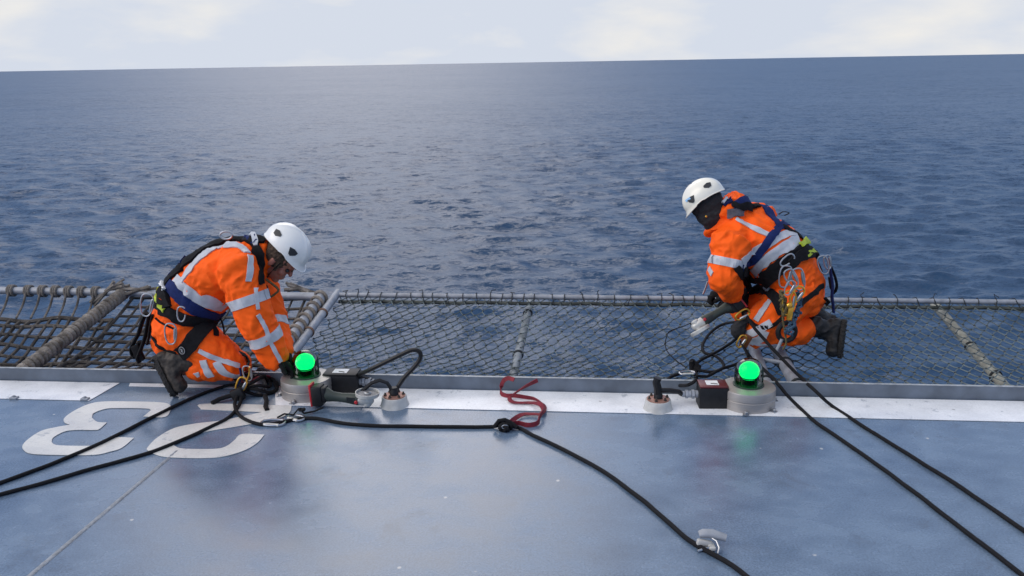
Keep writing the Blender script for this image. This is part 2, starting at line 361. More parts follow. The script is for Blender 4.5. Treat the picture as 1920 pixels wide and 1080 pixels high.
# ------------------------------------------------------------------ sea
def build_sea():
    R = [0., 6.]; r = 14.
    while r < 30000: R.append(r); r *= 1.0062 if r < 2500 else 1.03
    R = np.array(R)
    fine = np.radians(np.linspace(-44, 44, 620)); coarse = np.radians(np.arange(50, 311, 6.))
    A = np.concatenate([fine, coarse])          # azimuth from +Y
    na, nr = len(A), len(R)
    rr, aa = np.meshgrid(R, A, indexing='ij')
    x = rr*np.sin(aa); y = rr*np.cos(aa); z = np.zeros_like(x); dx = np.zeros_like(x); dy = np.zeros_like(x)
    sp = np.maximum(np.gradient(R)[:, None]*np.ones_like(x), rr*np.radians(88/620))
    sp[:, 620:] = 50
    rs = np.random.RandomState(3)
    for i in range(140):
        lam = .35*(6.5/.35)**(rs.rand()); th = math.radians(rs.normal(200, 40)); k = 2*math.pi/lam
        amp = .0064*lam**.9*(1 if lam < 4.5 else (4.5/lam)**.9)
        ph = rs.rand()*6.28; cx, cy = math.sin(th), math.cos(th)
        att = np.clip((lam/sp-2.5)/3.5, 0, 1)
        p = k*(cx*x+cy*y)+ph
        z += amp*att*np.cos(p); dx -= .8*amp*att*cx*np.sin(p); dy -= .8*amp*att*cy*np.sin(p)
    x = x+dx; y = y+dy; z = z+SEA_Z
    co = np.stack([x, y, z], -1).reshape(-1, 3)
    idx = np.arange(nr*na).reshape(nr, na)
    a = idx[:-1, :]; b = np.roll(idx, -1, 1)[:-1, :]; c = np.roll(idx, -1, 1)[1:, :]; d = idx[1:, :]
    f = np.stack([a, d, c, b], -1).reshape(-1, 4)
    me = bpy.data.meshes.new('sea'); me.vertices.add(len(co)); me.vertices.foreach_set('co', co.ravel().astype(np.float32))
    me.loops.add(f.size); me.loops.foreach_set('vertex_index', f.ravel().astype(np.int32))
    me.polygons.add(len(f)); me.polygons.foreach_set('loop_start', np.arange(0, f.size, 4, dtype=np.int32))
    me.update(calc_edges=True); me.validate()
    me.polygons.foreach_set('use_smooth', [True]*len(me.polygons))
    o = bpy.data.objects.new('sea', me); COL.objects.link(o); o['kind'] = 'structure'
    m, nt = nm('sea_water'); L = nt.links.new
    out = N(nt, 'ShaderNodeOutputMaterial'); b = N(nt, 'ShaderNodeBsdfPrincipled'); L(b.outputs[0], out.inputs[0])
    b.inputs['Base Color'].default_value = (.012, .046, .108, 1); b.inputs['Roughness'].default_value = .36; b.inputs['IOR'].default_value = 1.333; b.inputs['Specular IOR Level'].default_value = .5
    g = N(nt, 'ShaderNodeNewGeometry')
    tot = None
    for sc, amp, st, rot in ((7.0, .8, (1, 1.9, 1), .1), (2.4, 1.35, (1, 2.3, 1), .12), (.9, 1.5, (1, 2.3, 1), .22), (.25, .85, (1, 2.4, 1), .15), (.05, .34, (1, 2.2, 1), .1), (.009, .12, (1, 1.8, 1), .1)):
        mp = N(nt, 'ShaderNodeMapping'); mp.inputs['Scale'].default_value = st; mp.inputs['Rotation'].default_value = (0, 0, rot); L(g.outputs['Position'], mp.inputs[0])
        n = N(nt, 'ShaderNodeTexNoise', i_Scale=sc, i_Detail=6., i_Roughness=.68); L(mp.outputs[0], n.inputs['Vector'])
        s = N(nt, 'ShaderNodeVectorMath', operation='SUBTRACT'); s.inputs[1].default_value = (.5, .5, .5); L(n.outputs['Color'], s.inputs[0])
        q = N(nt, 'ShaderNodeVectorMath', operation='MULTIPLY'); q.inputs[1].default_value = (amp, amp*1.5, 0); L(s.outputs[0], q.inputs[0])
        if tot is None: tot = q
        else:
            t = N(nt, 'ShaderNodeVectorMath', operation='ADD'); L(tot.outputs[0], t.inputs[0]); L(q.outputs[0], t.inputs[1]); tot = t
    # wind patches: slopes vary over hundreds of metres
    pn = N(nt, 'ShaderNodeTexNoise', i_Scale=.006, i_Detail=4.); L(g.outputs['Position'], pn.inputs['Vector'])
    pr = N(nt, 'ShaderNodeMapRange', i_1=.35, i_2=.65, i_3=.8, i_4=1.2); L(pn.outputs[0], pr.inputs[0])
    sc_ = N(nt, 'ShaderNodeVectorMath', operation='SCALE'); L(tot.outputs[0], sc_.inputs[0]); L(pr.outputs[0], sc_.inputs['Scale'])
    t = N(nt, 'ShaderNodeVectorMath', operation='ADD'); L(sc_.outputs[0], t.inputs[0]); L(g.outputs['Normal'], t.inputs[1])
    nn = N(nt, 'ShaderNodeVectorMath', operation='NORMALIZE'); L(t.outputs[0], nn.inputs[0]); L(nn.outputs[0], b.inputs['Normal'])
    me.materials.append(m)
build_sea()

# ------------------------------------------------------------------ deck, paint, coaming
EA = math.atan(-.1008)
EU = V((math.cos(EA), math.sin(EA), 0)); EV = V((-math.sin(EA), math.cos(EA), 0)); E0 = V((0, 4.527, 0))
def EP(s, t, z=0.): return E0+EU*s+EV*t+V((0, 0, z))
def st_of(p): d = p-E0; return d.dot(EU), d.dot(EV)
def sheet(name, pts, thick, m, **kw):
    """flat plate from an outline (top at pts.z, going down by thick)"""
    n = len(pts); tr = tessellate_polygon([pts]); vs = list(pts)+[p-V((0, 0, thick)) for p in pts]
    area = sum(pts[i].x*pts[(i+1) % n].y-pts[(i+1) % n].x*pts[i].y for i in range(n))
    fs = []
    for t in tr:
        a, b, c = [pts[i] for i in t]
        up = (b-a).cross(c-a).z > 0
        fs.append(list(t) if up else list(t)[::-1]); fs.append([i+n for i in (list(t)[::-1] if up else list(t))])
    for i in range(n):
        j = (i+1) % n; q = [i, j, j+n, i+n]; fs.append(q if area < 0 else q[::-1])
    return make(name, vs, fs, m, smooth=False, **kw)
mb = MB(); c = EP(0, -3.75, -.2); mb.box(c, (18, 7.5, .4), EU, V((0, 0, 1)))
d = mb.build('deck', M['deck'], smooth=False); d['kind'] = 'structure'
def at_t(px, t):   # point of the picture column px on the deck line t behind the edge
    lo, hi = 700., 1079.
    for _ in range(40):
        m_ = (lo+hi)/2
        if st_of(G(px, m_))[1] > t: lo = m_
        else: hi = m_
    return G(px, lo)
ZP = .004
def z(p, h=ZP): return V((p.x, p.y, h))
# white edge line, right length and left length (they stop with slanted ends)
def front(px): return -.285 if px > 400 else -.285
R1 = [z(EP(9, -.012)), z(EP(st_of(at_t(516, -.012))[0], -.012)), z(EP(st_of(G(520, 757))[0], -.29)), z(EP(9, -.285))]
o = sheet('white_line', R1, .002, M['white']); o['kind'] = 'structure'
R2 = [z(EP(-9, -.012)), z(EP(-9, -.285)), z(G(172, 749)), z(G(223, 722))]
R2[3] = z(EP(st_of(G(223, 720))[0], -.012)); R2[2] = z(EP(st_of(G(172, 749))[0], -.285))
o = sheet('white_line', R2, .002, M['white']); o['kind'] = 'structure'
a, b_ = st_of(G(240, 722))[0], st_of(G(508, 722))[0]
o = sheet('faded_line', [z(EP(b_, -.012)), z(EP(a, -.012)), z(EP(a+.02, -.06)), z(EP(b_, -.06))], .002, M['white']); o['kind'] = 'structure'
q3 = [(915,190),(900,167),(840,157),(700,153),(560,153),(480,165),(400,200),(345,240),(345,265),(375,277),(300,290),(220,310),(150,355),(120,390),(130,415),(170,432),(300,438),(500,438),(590,420),(650,400),(715,347),(618,345),(560,375),(520,388),(400,390),(300,385),(275,370),(285,345),(340,315),(400,305),(500,305),(530,300),(570,265),(520,262),(490,240),(500,215),(560,193),(620,188),(780,190),(805,200),(765,233),(880,235)]
q2 = [(1095,165),(1555,175),(1540,215),(1460,250),(1270,285),(1120,310),(1000,340),(935,370),(930,390),(965,403),(1050,407),(1160,405),(1210,390),(1250,360),(1290,327),(1410,330),(1370,375),(1300,415),(1200,445),(1120,454),(980,454),(860,445),(790,415),(790,395),(840,345),(930,295),(1050,270),(1180,255),(1300,230),(1400,210),(1180,200),(1070,195)]
def rounded(poly):
    # round every blunt corner of the outline, keep the sharp stroke ends
    P = [V((a, b, 0)) for a, b in poly]; n = len(P); out = []
    def sharp(i):
        u = (P[i]-P[i-1]).normalized(); v = (P[(i+1) % n]-P[i]).normalized(); return u.dot(v) < .35
    for i in range(n):
        a, b, c, d = P[i-1], P[i], P[(i+1) % n], P[(i+2) % n]
        if sharp(i): a = b*2-c
        if sharp((i+1) % n): d = c*2-b
        for k in range(5):
            t = k/5; out.append(.5*((2*b)+(c-a)*t+(2*a-5*b+4*c-d)*t*t+(3*b-a-3*c+d)*t**3))
    return out
for qq, lab in ((q3, 'worn white painted number three upside down on the grey deck'), (q2, 'worn white painted number two upside down on the grey deck by the kneeling worker')):
    o = sheet('painted_digit', [z(G(p.x/2.843, 700+p.y/2.843)) for p in rounded(qq)], .002, M['digit']); tag(o, lab, 'deck marking')
# weld seams in the deck plating
def seam(p0, p1, nm_='weld_seam'):
    mb = MB(); n = 90; pts = []
    for i in range(n+1):
        p = p0.lerp(p1, i/n); pts.append(V((p.x, p.y, .0005+.0016*noise.noise(V((i*.9, 0, 3))))))
    mb.tube(pts, .011, 8, flat=.4); o = mb.build(nm_, M['seam']); o['kind'] = 'structure'
M['seam'] = mat('worn_weld_bead', (.24, .26, .29), .5, var=.3, scale=60, bump=.5, bscale=150)
seam(G(332, 846), G(20, 1110))
# two small lugs at the left end of the white line
for px, py in ((27, 748), (160, 750)):
    p = G(px, py); mb = MB(); mb.box(p+V((0, 0, .007)), (.045, .03, .014), EU, bev=.004); mb.lathe(p+V((0, 0, .012)), [(.009, 0), (.009, .008), (.005, .010)], 8)
    o = mb.build('deck_lug', M['galv'], smooth=False); tag(o, 'small grey steel lug at the far left end of the white line' if px < 100 else 'small grey steel lug near the slanted end of the white line', 'deck fitting', 'small lugs on the white line')
# raised edge plate
co_ = empty('deck_coaming', EP(0, 0, 0)); tag(co_, 'long low blue grey steel upstand along the edge of the deck', 'edge upstand')
mb = MB()
H = .078
mb.box(EP(0, .006, H/2), (18, .012, H), EU, bev=.0015); mb.build('upstand_plate', M['coaming'], co_, smooth=False)
mb = MB(); mb.box(EP(0, .006, H+.002), (18, .016, .004), EU, bev=.001); mb.build('bright_edge', M['coamtop'], co_, smooth=False)
# outer ledge that carries the strut feet
mb = MB(); mb.box(EP(0, .10, -.12), (18, .17, .012), EU); mb.build('outer_ledge', M['coaming'], co_, smooth=False)

# ------------------------------------------------------------------ net frame
TR, ZR = 1.53, .13
def NP(s, t, h=0.): return EP(s, t, .0 + ZR*t/TR + h)
def NPX(px, py, h=0.):
    d = ray(px, py); nrm = EU.cross(EV*1 + V((0, 0, ZR/TR))).normalized()
    P0 = EP(0, 0, h); return CAM + d*((P0-CAM).dot(nrm)/d.dot(nrm))
def pipe(name, a, b, r, m, label, cat, group=None, bands=(), bandmat=None, wob=0.):
    t = empty(name, a); 
    mb = MB(); n = 24
    pts = [a.lerp(b, i/n)+V((noise.noise(V((i*.7, 1, 2))), 0, noise.noise(V((i*.7, 5, 9)))))*wob for i in range(n+1)]
    mb.tube(pts, r, 18); mb.build('tube', m, t)
    dr = (b-a).normalized()
    for u in bands:
        mb = MB(); c = a.lerp(b, u); e1, e2 = frame(dr + V((random.uniform(-.2, .2), random.uniform(-.2, .2), 0)))
        for q in range(2):
            cc = c+dr*(.009*q)
            mb.tube([cc+(e1*math.cos(k*math.pi/8)+e2*math.sin(k*math.pi/8))*(r+.003) for k in range(16)], .006, 6, closed=True)
        mb.build('lashing', bandmat or M['rust'], t)
    return tag(t, label, cat, group)
# far rails
pR0, pR1 = NP(st_of(NPX(628, 552))[0], TR), NP(5.4, TR-.02)
pipe('outer_rail', pR0, pR1, .018, M['galv'], 'long pale grey pipe along the outer side of the wire net', 'pipe rail', None)
pL0, pL1 = NP(-6.2, TR+.03, .02), NPX(598, 556, .02)
pL0 = NP(-6.2, st_of(pL1)[1]+.01, .02) if False else NP(-6.2, TR+.03, .02)
pipe('outer_rail', pL0, pL1, .029, M['galv'], 'grey pipe rail bound with brown rope behind the old rope net', 'pipe rail', None)
# struts from deck edge to rail
S_ = []
def strut(px0, py0, px1, py1, r, m, label, bands=(), bm_=None, h=-.035, name='net_strut'):
    a = NPX(px0, py0, h); b = NPX(px1, py1, h); d_ = (a-b); sa = st_of(a)[1]
    a2 = a + d_*((sa-.03)/max(1e-6, (st_of(b)[1]-sa)))
    pipe(name, a2, b, r, m, label, 'support pipe', None, bands, bm_)
strut(548, 665, 634, 548, .029, M['galv'], 'bare grey support pipe at the left end of the wire net', [.25, .5, .72], M['rust'], 0.)
strut(962, 706, 997, 556, .028, M['galv2'], 'grey support pipe under the middle of the wire net', [.4, .8], M['knot'], -.125)
strut(1886, 728, 1752, 570, .031, M['beigepipe'], 'weathered beige support pipe under the far right of the wire net', [.3, .55], M['knot'], -.115)
strut(1494, 722, 1405, 560, .040, M['galv'], 'thick grey support pipe the right worker kneels on', [.12, .3], M['knot'], -.045)
strut(1436, 716, 1395, 600, .034, M['galv'], 'slimmer grey support pipe beside the thick one under the right worker', [.2], M['knot'], -.045)
mb = MB(); mb.tube([NPX(1412, 640, -.03), NPX(1418, 672, -.03), NPX(1475, 681, -.03)], .014, 10)
tag(mb.build('cross_brace', M['galv']), 'short thin brace between the two pipes below the right worker', 'brace')

# ------------------------------------------------------------------ wire net
def left_limit(t):   # s where the bare pipe runs
    a = st_of(NPX(548, 665)); b = st_of(NPX(634, 548)); return a[0]+(b[0]-a[0])*(t-a[1])/(b[1]-a[1])
def sag(s, t):
    u = t/TR; e = math.sin(math.pi*min(max(u, 0), 1))
    return -.075*e*(1+.35*math.sin(s*1.7+.6)) + .022*noise.noise(V((s*1.6, t*2.2, 4.)))*e - .012
def wire_net():
    mb = MB(); kn = MB()
    cw, chh = .078, .062
    rows = int(TR/chh); S0, S1 = -1.9, 5.3; cols = int((S1-S0)/cw)
    P = {}
    for r in range(rows+1):
        for c in range(cols+1):
            s = S0+(c+.5*(r % 2))*cw; t = TR*(r/rows)
            u = t/TR; skew = .20*u
            s2 = s+skew+.035*noise.noise(V((s*1.3, t*1.3, 8)))+.010*noise.noise(V((s*9, t*9, 1)))
            t2 = t+.035*noise.noise(V((s*1.1, t*1.4, 2)))*math.sin(math.pi*u)+.008*noise.noise(V((s*9, t*9, 6)))
            if s2 < left_limit(t2)+.02 or s2 > 5.2: continue
            P[(r, c)] = NP(s2, max(t2, .012), sag(s2, t2))
    for (r, c), p in P.items():
        for dc in ((0, -1) if r % 2 == 0 else (0, 1)):
            q = P.get((r+1, c+dc))
            if q is None: continue
            mid = (p+q)/2+V((0, 0, -.006))+EU*(.012 if dc == 0 else -.012)*(1 if r % 2 == 0 else 1)
            mb.tube([p, p.lerp(mid, .55), mid.lerp(q, .45), q], .0039, 4)
        kn.ell(p, (.0085, .0065, .0065), EU, n=6)
    t = empty('wire_net', NP(0, .02, 0)); tag(t, 'wide sagging knotted wire safety net between the deck edge and the outer pipe', 'safety net')
    mb.build('mesh', M['wire'], t); kn.build('knots', M['knot'], t)
    # dark border cable with hooks below the outer rail
    e = MB(); pts = [NP(s, TR-.045+.012*noise.noise(V((s*5, 0, 0))), -.035+.01*noise.noise(V((s*4, 2, 0)))) for s in np.arange(left_limit(TR)+.03, 5.2, .06)]
    e.tube(pts, .0135, 7)
    e.build('border_cable', M['border'], t)
    s = left_limit(TR)+.08
    while s < 5.1:
        h = MB(); q = NP(s, TR, 0); sk = random.uniform(-.03, .03)
        h.tube([NP(s+sk, TR-.06, -.045), NP(s, TR-.03, .012), q+V((0, 0, .022)), NP(s-sk, TR+.022, .006)], .0035, 5)
        if random.random() < .28:
            e1 = q+V((0, 0, .022)); h.tube([e1, e1+V((random.uniform(-.02, .02), 0, random.uniform(.01, .03))), e1+V((random.uniform(-.04, .04), 0, random.uniform(.0, .035)))], .003, 4)
        h.build('tie_wire', M['knot'], t)
        s += random.uniform(.07, .14)
M['border'] = mat('weathered_green_cable', (.035, .045, .04), .8, var=.5, scale=12, var2=(.08, .09, .08))
wire_net()

# ------------------------------------------------------------------ old rope net (left)
divA = st_of(NPX(52, 690)); divB = st_of(NPX(240, 548))
def div_s(t): return divA[0]+(divB[0]-divA[0])*(t-divA[1])/(divB[1]-divA[1])
lp0 = st_of(NPX(505, 690)); lp1 = st_of(NPX(600, 552))
def lash_s(t): return lp0[0]+(lp1[0]-lp0[0])*(t-lp0[1])/(lp1[1]-lp0[1])
def rope_net(s_lo, s_hi, cs, ct, sagf, rad, label, wob, tmax):
    mb = MB(); nt_ = int(tmax/ct)
    def pt(i, j, ns):
        t = .02+(tmax-.02)*j/nt_; a, b = s_lo(t), s_hi(t); s = a+(b-a)*i/ns
        w_ = V((noise.noise(V((s*4, t*4, 1))), noise.noise(V((s*4, t*4, 7))), noise.noise(V((s*3, t*3, 3)))*.6))*wob
        edge = min(1, min(i, ns-i)/1.5)
        return NP(s, t, sagf(s, t)) + w_*edge
    ns = int((s_hi(.8)-s_lo(.8))/cs)
    for i in range(ns+1):
        mb.tube(crom([pt(i, j, ns) for j in range(nt_+1)], .03), rad*random.uniform(.75, 1.15), 6)
    for j in range(nt_+1):
        mb.tube(crom([pt(i, j, ns) for i in range(ns+1)], .03), rad*random.uniform(.8, 1.25), 6)
    for i in range(1, ns):
        for j in range(1, nt_):
            p = pt(i, j, ns); mb.ell(p, (rad*1.7, rad*1.5, rad*1.3), V((random.random(), 1, 0)), n=8)
    return tag(mb.build('rope_net', M['netrope']), label, 'safety net', 'old rope nets')
rope_net(lambda t: div_s(t)+.05, lambda t: lash_s(t)-.02, .088, .118, lambda s, t: -.03-.10*math.sin(math.pi*t/TR), .0105,
         'old brown rope net with square meshes behind the kneeling left worker', .022, TR-.02)
rope_net(lambda t: -6.0, lambda t: div_s(t)-.02, .082, .10, lambda s, t: -.05-.20*math.sin(math.pi*min(1, t/1.25))-.06*t, .0135,
         'slack old brown rope net at the far left of the deck edge', .05, 1.30)
# rope drops from the far rail down to the slack net
for k, px in enumerate((-20, 22, 55, 82, 107, 132, 157, 184)):
    s = st_of(NPX(px, 545, .02))[0]
    mb = MB(); RAILA, RAILB = pL0, pL1
    a = RAILA.lerp(RAILB, (NPX(px, 545, .02).x-RAILA.x)/(RAILB.x-RAILA.x)); r = .039
    for q in range(3): mb.tube([a+EU*(.016*(q-1))+EV*(math.cos(u)*r)+V((0, 0, math.sin(u)*r)) for u in np.linspace(0, 6.0, 14)], .010, 6, closed=True)
    mb.tube(crom([a-EV*.038, NP(s-.01, 1.42, -.06), NP(s+.012, 1.29, -.12)], .03), .0085, 6)
    tag(mb.build('rope_hanger', M['wraprope']), 'brown rope hanger looped over the far left rail above the slack net', 'rope', 'rope hangers on the left rail')
# thick wrapped dividing pipe
def wrapped(a, b, r, pitch, rr, m, label, pm, name='wrapped_strut', irregular=.25):
    t = empty(name, a); n = 20; mb = MB(); mb.tube([a.lerp(b, i/n) for i in range(n+1)], r, 14); mb.build('tube', pm, t)
    dr = (b-a); Ln = dr.length; dr.normalize(); e1, e2 = frame(dr); mb = MB(); pts = []
    turns = Ln/pitch; K = int(turns*14)
    for k in range(K+1):
        u = k/14*2*math.pi; d_ = k/K*Ln + pitch*irregular*noise.noise(V((k*.05, 3, 1)))
        rad = r+rr*.8+rr*.35*noise.noise(V((k*.3, 0, 9)))
        pts.append(a+dr*d_+(e1*math.cos(u)+e2*math.sin(u))*rad)
    mb.tube(pts, rr, 6, flat=1.); mb.build('rope_binding', m, t)
    return tag(t, label, 'support pipe')
wrapped(NP(div_s(.02), .02, .0), NP(div_s(TR), TR, .02), .014, .050, .021, M['wraprope'], 'thick support pipe closely bound with old rope between the two rope nets', M['galv'])
t_ = wrapped(NPX(470, 740, .02), NPX(604, 556, .02), .040, .11, .012, M['wraprope'], 'grey support pipe with spaced rope turns beside the left worker', M['galv'], irregular=.1)
# bundled rope ends on the rail near the wrapped pipe
for (px, py, sx, ang, lab) in ((205, 547, .15, .5, 'bundle of frayed dark rope at the top of the thick bound pipe'), (262, 548, .12, .1, 'bundle of dark rope tied on the rail left of the worker'),
                               (565, 545, .09, -.3, 'frayed rope ends tied at the corner of the rail by the bare pipe')):
    p = NPX(px, py, .03); mb = MB()
    for q in range(9):
        o_ = V((random.uniform(-1, 1), random.uniform(-1, 1), random.uniform(-.5, .8)))*.035
        dx_ = V((math.cos(ang), .2*random.uniform(-1, 1), math.sin(ang)+random.uniform(-.3, .3)))*sx
        mb.tube(crom([p+o_-dx_, p+o_*.3+V((0, 0, .015)), p+o_+dx_*random.uniform(.6, 1.1)], .02), random.uniform(.009, .015), 6)
    tag(mb.build('rope_bundle', M['wraprope']), lab, 'rope')
# ------------------------------------------------------------------ people
def hand_prims(mb, wrist, d, n, s, curl=.5, g=0., spread=1.):
    """wrist point, d towards knuckles, n palm normal, s towards the thumb"""
    d = V(d).normalized(); s = V(s); s = (s-d*s.dot(d)).normalized(); n_ = d.cross(s); n = n_ if n_.dot(V(n)) > 0 else -n_
    mb.loft([(wrist-d*.02, .029+g, .023+g), (wrist+d*.02, .033+g, .020+g), (wrist+d*.055, .041+g, .018+g), (wrist+d*.088, .040+g, .015+g)], s, 14)
    for k, (off, ln) in enumerate(((.031, .074), (.011, .083), (-.010, .077), (-.030, .060))):
        p = wrist+d*(.085-abs(k-1)*.004)+s*off; a = 0; pts = [(p-d*.01, .0098+g, .0098+g)]
        dd = (d+s*off*.8*spread).normalized()
        for q, fr in enumerate((.45, .32, .26)):
            a += curl*(.55+.25*q)+.07*k*curl
            v = dd*math.cos(a)+n*math.sin(a); p = p+v*ln*fr; r = .0093-.0009*q+g; pts.append((p, r, r))
        mb.loft(pts, s, 10)
    p = wrist+d*.025+s*.026; v1 = (d*.62+s*.72+n*.35).normalized(); v2 = (d*.85+s*.2+n*.5).normalized()
    mb.loft([(p, .014+g, .013+g), (p+v1*.036, .0115+g, .0115+g), (p+v1*.036+v2*.030, .0098+g, .0098+g), (p+v1*.036+v2*.052, .0085+g, .0085+g)], n, 10)

def head_prims(mb, c, f, l, u, g=0., full=True):
    mb.ell(c+u*.022-f*.008, (.097+g, .076+g, .096+g), f, u, 18)
    mb.ell(c+f*.022-u*.048, (.070+g, .060+g, .078+g), f, u, 16)
    mb.ell(c+f*.066-u*.108, (.022+g, .026+g, .020+g), f, u, 10)
    mb.loft([(c+f*.052-u*.104, .028+g, .022+g), (c-f*.02-u*.075, .057+g, .03+g)], l, 12)
    if full:
        mb.loft([(c+f*.089+u*.008, .010, .010), (c+f*.108-u*.026, .0135, .012)], l, 10)
        mb.ell(c+f*.086+u*.018, (.016, .048, .012), f, u, 10)
        mb.ell(c+f*.088-u*.068, (.012, .026, .008), f, u, 10)
        mb.ell(c+f*.084-u*.080, (.012, .022, .008), f, u, 10)
        for s in (-1, 1):
            mb.ell(c+l*(.077*s)-f*.008-u*.018, (.018, .010, .031), f, u, 10)
            mb.ell(c+l*(.045*s)+f*.066-u*.03, (.022, .022, .022), f, u, 10)

def plug(mb, st, side, sides=24):
    rings = []
    for i, (p, a, b) in enumerate(st):
        t = (st[min(i+1, len(st)-1)][0]-st[max(i-1, 0)][0]).normalized(); e1 = (V(side)-t*V(side).dot(t)).normalized(); e2 = t.cross(e1)
        rings.append([V(p)+e1*(a*math.cos(2*math.pi*k/sides))+e2*(b*math.sin(2*math.pi*k/sides)) for k in range(sides)])
    mb.rings(rings)

def boot(parent, ank, heel, toe, shin_top, side, m, label=None):
    """ank ankle joint, heel and toe at the sole, shin_top where the shaft ends"""
    f = (toe-heel).normalized(); Lf = (toe-heel).length
    up = (ank-heel); up = (up-f*up.dot(f)).normalized()
    mb = MB()
    mb.loft([(heel+f*.035+up*.035, .036, .040), (heel+f*.10+up*.045, .041, .045), (heel+f*(Lf*.62)+up*.04, .050, .038), (toe-f*.045+up*.042, .047, .044)], side, 18)
    mb.loft([(heel+f*.06+up*.06, .042, .055), (ank, .048, .056), (ank.lerp(shin_top, .5), .053, .060), (shin_top, .062, .068)], side, 18)
    mb.loft([(ank+f*.02-up*.01, .042, .045), (heel+f*(Lf*.55)+up*.05, .042, .035)], side, 14)
    vs, fs = meld(mb, .0065, 3, wrinkle(.007, 17, 3))
    b = make('boot', vs, fs, m, parent)
    if label: b['label'] = label
    # treaded sole: outline plate with lugs
    s_ = up.cross(f); out = []; K = 28
    for k in range(K):
        a = 2*math.pi*k/K; cx = math.cos(a); sx = math.sin(a)
        x_ = Lf*.5+cx*Lf*.5; wd = .040+.012*math.sin(math.pi*min(1, max(0, x_/Lf)))+(.004 if x_ > Lf*.55 else -.004)
        sx = math.copysign(abs(sx)**.6, sx)
        out.append((x_, sx*wd))
    mb = MB(); mb.rings([[heel+f*x_+s_*y_*k2-up*h for x_, y_ in out] for h, k2 in ((-.012, .97), (.0, 1.03), (.010, 1.03), (.013, .98))])
    for i in range(9):
        x_ = .02+i*(Lf-.04)/8
        for sd in (-1, 1): mb.box(heel+f*x_+s_*(.022*sd)-up*.014, (.016, .032, .007), f, up)
    mb.build('sole', M['sole'], b)
    # laces
    mb = MB()
    for i in range(5):
        q = heel+f*(Lf*.62-.022*i)+up*(.078+.012*i)
        mb.tube([q-side*.03-up*.008, q+up*.004, q+side*.03-up*.008], .003, 5)
    mb.build('laces', M['black'], b)
    return b

def helmet(parent, hc, f, l, u, m, sticker=False, ks=1.):
    f, l, u = V(f)*ks, V(l)*ks, V(u)*ks
    AX, AL, AU = .150, .123, .128
    def edge(ph):   # lower edge height for azimuth ph (0 front)
        c_ = math.cos(ph)
        e = -.034 + .028*math.sin(ph)**2*(1.0 if c_ > 0 else .8)
        if c_ < 0: e -= .012*c_*c_
        return e
    def sp(ph, h):  # surface point at height h
        if h >= 0: k = math.sqrt(max(0, 1-(h/AU)**2.15))
        else: k = 1+.10*h/.04*(-1 if math.cos(ph) > .2 else .3)*(1 if math.cos(ph) > .2 else 1)
        x_ = AX*k*math.cos(ph)*(1.06 if math.cos(ph) < 0 else 1.0); y_ = AL*k*math.sin(ph)
        ridge = .004*math.exp(-((abs(math.sin(ph))-.42)/.10)**2)*(1 if h > .02 else max(0, h/.02))
        q = f*x_+l*y_+u*h
        return hc+q+q.normalized()*ridge
    n = 64; rings = []
    T = [i/18 for i in range(19)]
    for t in T:
        ring = []
        for k in range(n):
            ph = 2*math.pi*k/n; e = edge(ph); h = e+(AU*.9995-e)*math.sin((1-t)*math.pi/2)**1.0
            p = sp(ph, h)
            if t == 1 and math.cos(ph) > .3: p += f*.016*((math.cos(ph)-.3)/.7) - u*.006
            ring.append(p)
        rings.append(ring)
    mb = MB(); inner = [[hc+(p-hc)*.965-u*.001 for p in r] for r in rings]
    mb.rings(rings+inner[::-1], caps=True)
    h = mb.build('helmet', m, parent)
    mb = MB(); mb.tube([p for p in rings[-1]], .0032, 6, closed=True); mb.build('rim', m, h)
    def patch(fx, uz, poly, sd, off, name, mt):
        pts = []
        for (a, b) in poly:
            x_, z_ = fx+a*1.25, uz+b*1.25; k_ = math.sqrt(1-(max(z_, 0)/AU)**2.15)
            c_ = max(-.98, min(.98, x_/(AX*k_*(1.06 if x_ < 0 else 1.)))); ph = math.acos(c_)*sd
            p_ = sp(ph, z_); y_ = AL*k_*math.sin(ph); g = f*(x_/AX**2)+l*(y_/AL**2)+u*(z_/AU**2); pts.append((p_, g.normalized()))
        loc = lambda v: v
        top = [loc(p+g*off) for p, g in pts]; bot = [loc(p-g*.004) for p, g in pts]; n_ = len(pts)
        cen = sum(top, V((0, 0, 0)))/n_ + sum((g for p, g in pts), V((0, 0, 0)))/n_*.002
        vs = top+bot+[cen]; fs = [[i, (i+1) % n_, 2*n_] for i in range(n_)]+[[i, i+n_, (i+1) % n_+n_, (i+1) % n_] for i in range(n_)]
        make(name, vs, fs, mt, h)
    for sd in (-1, 1):
        patch(.055, .040, [(-.024, .012), (0, .017), (.022, .010), (.021, -.004), (.004, -.020), (-.008, -.016)], sd, .0045, 'vent', M['vent'])
        patch(-.082, .046, [(-.024, .006), (-.006, .016), (.016, .014), (.018, .004), (-.002, -.012), (-.018, -.012)], sd, .0045, 'vent', M['vent'])
        if sticker: patch(.083, .052-.075*0, [(-.022, -.004), (.010, -.004), (.010, .008), (-.022, .008)], sd, .0045, 'sticker', M['sticker'])
    # inner harness and chin strap start
    return h

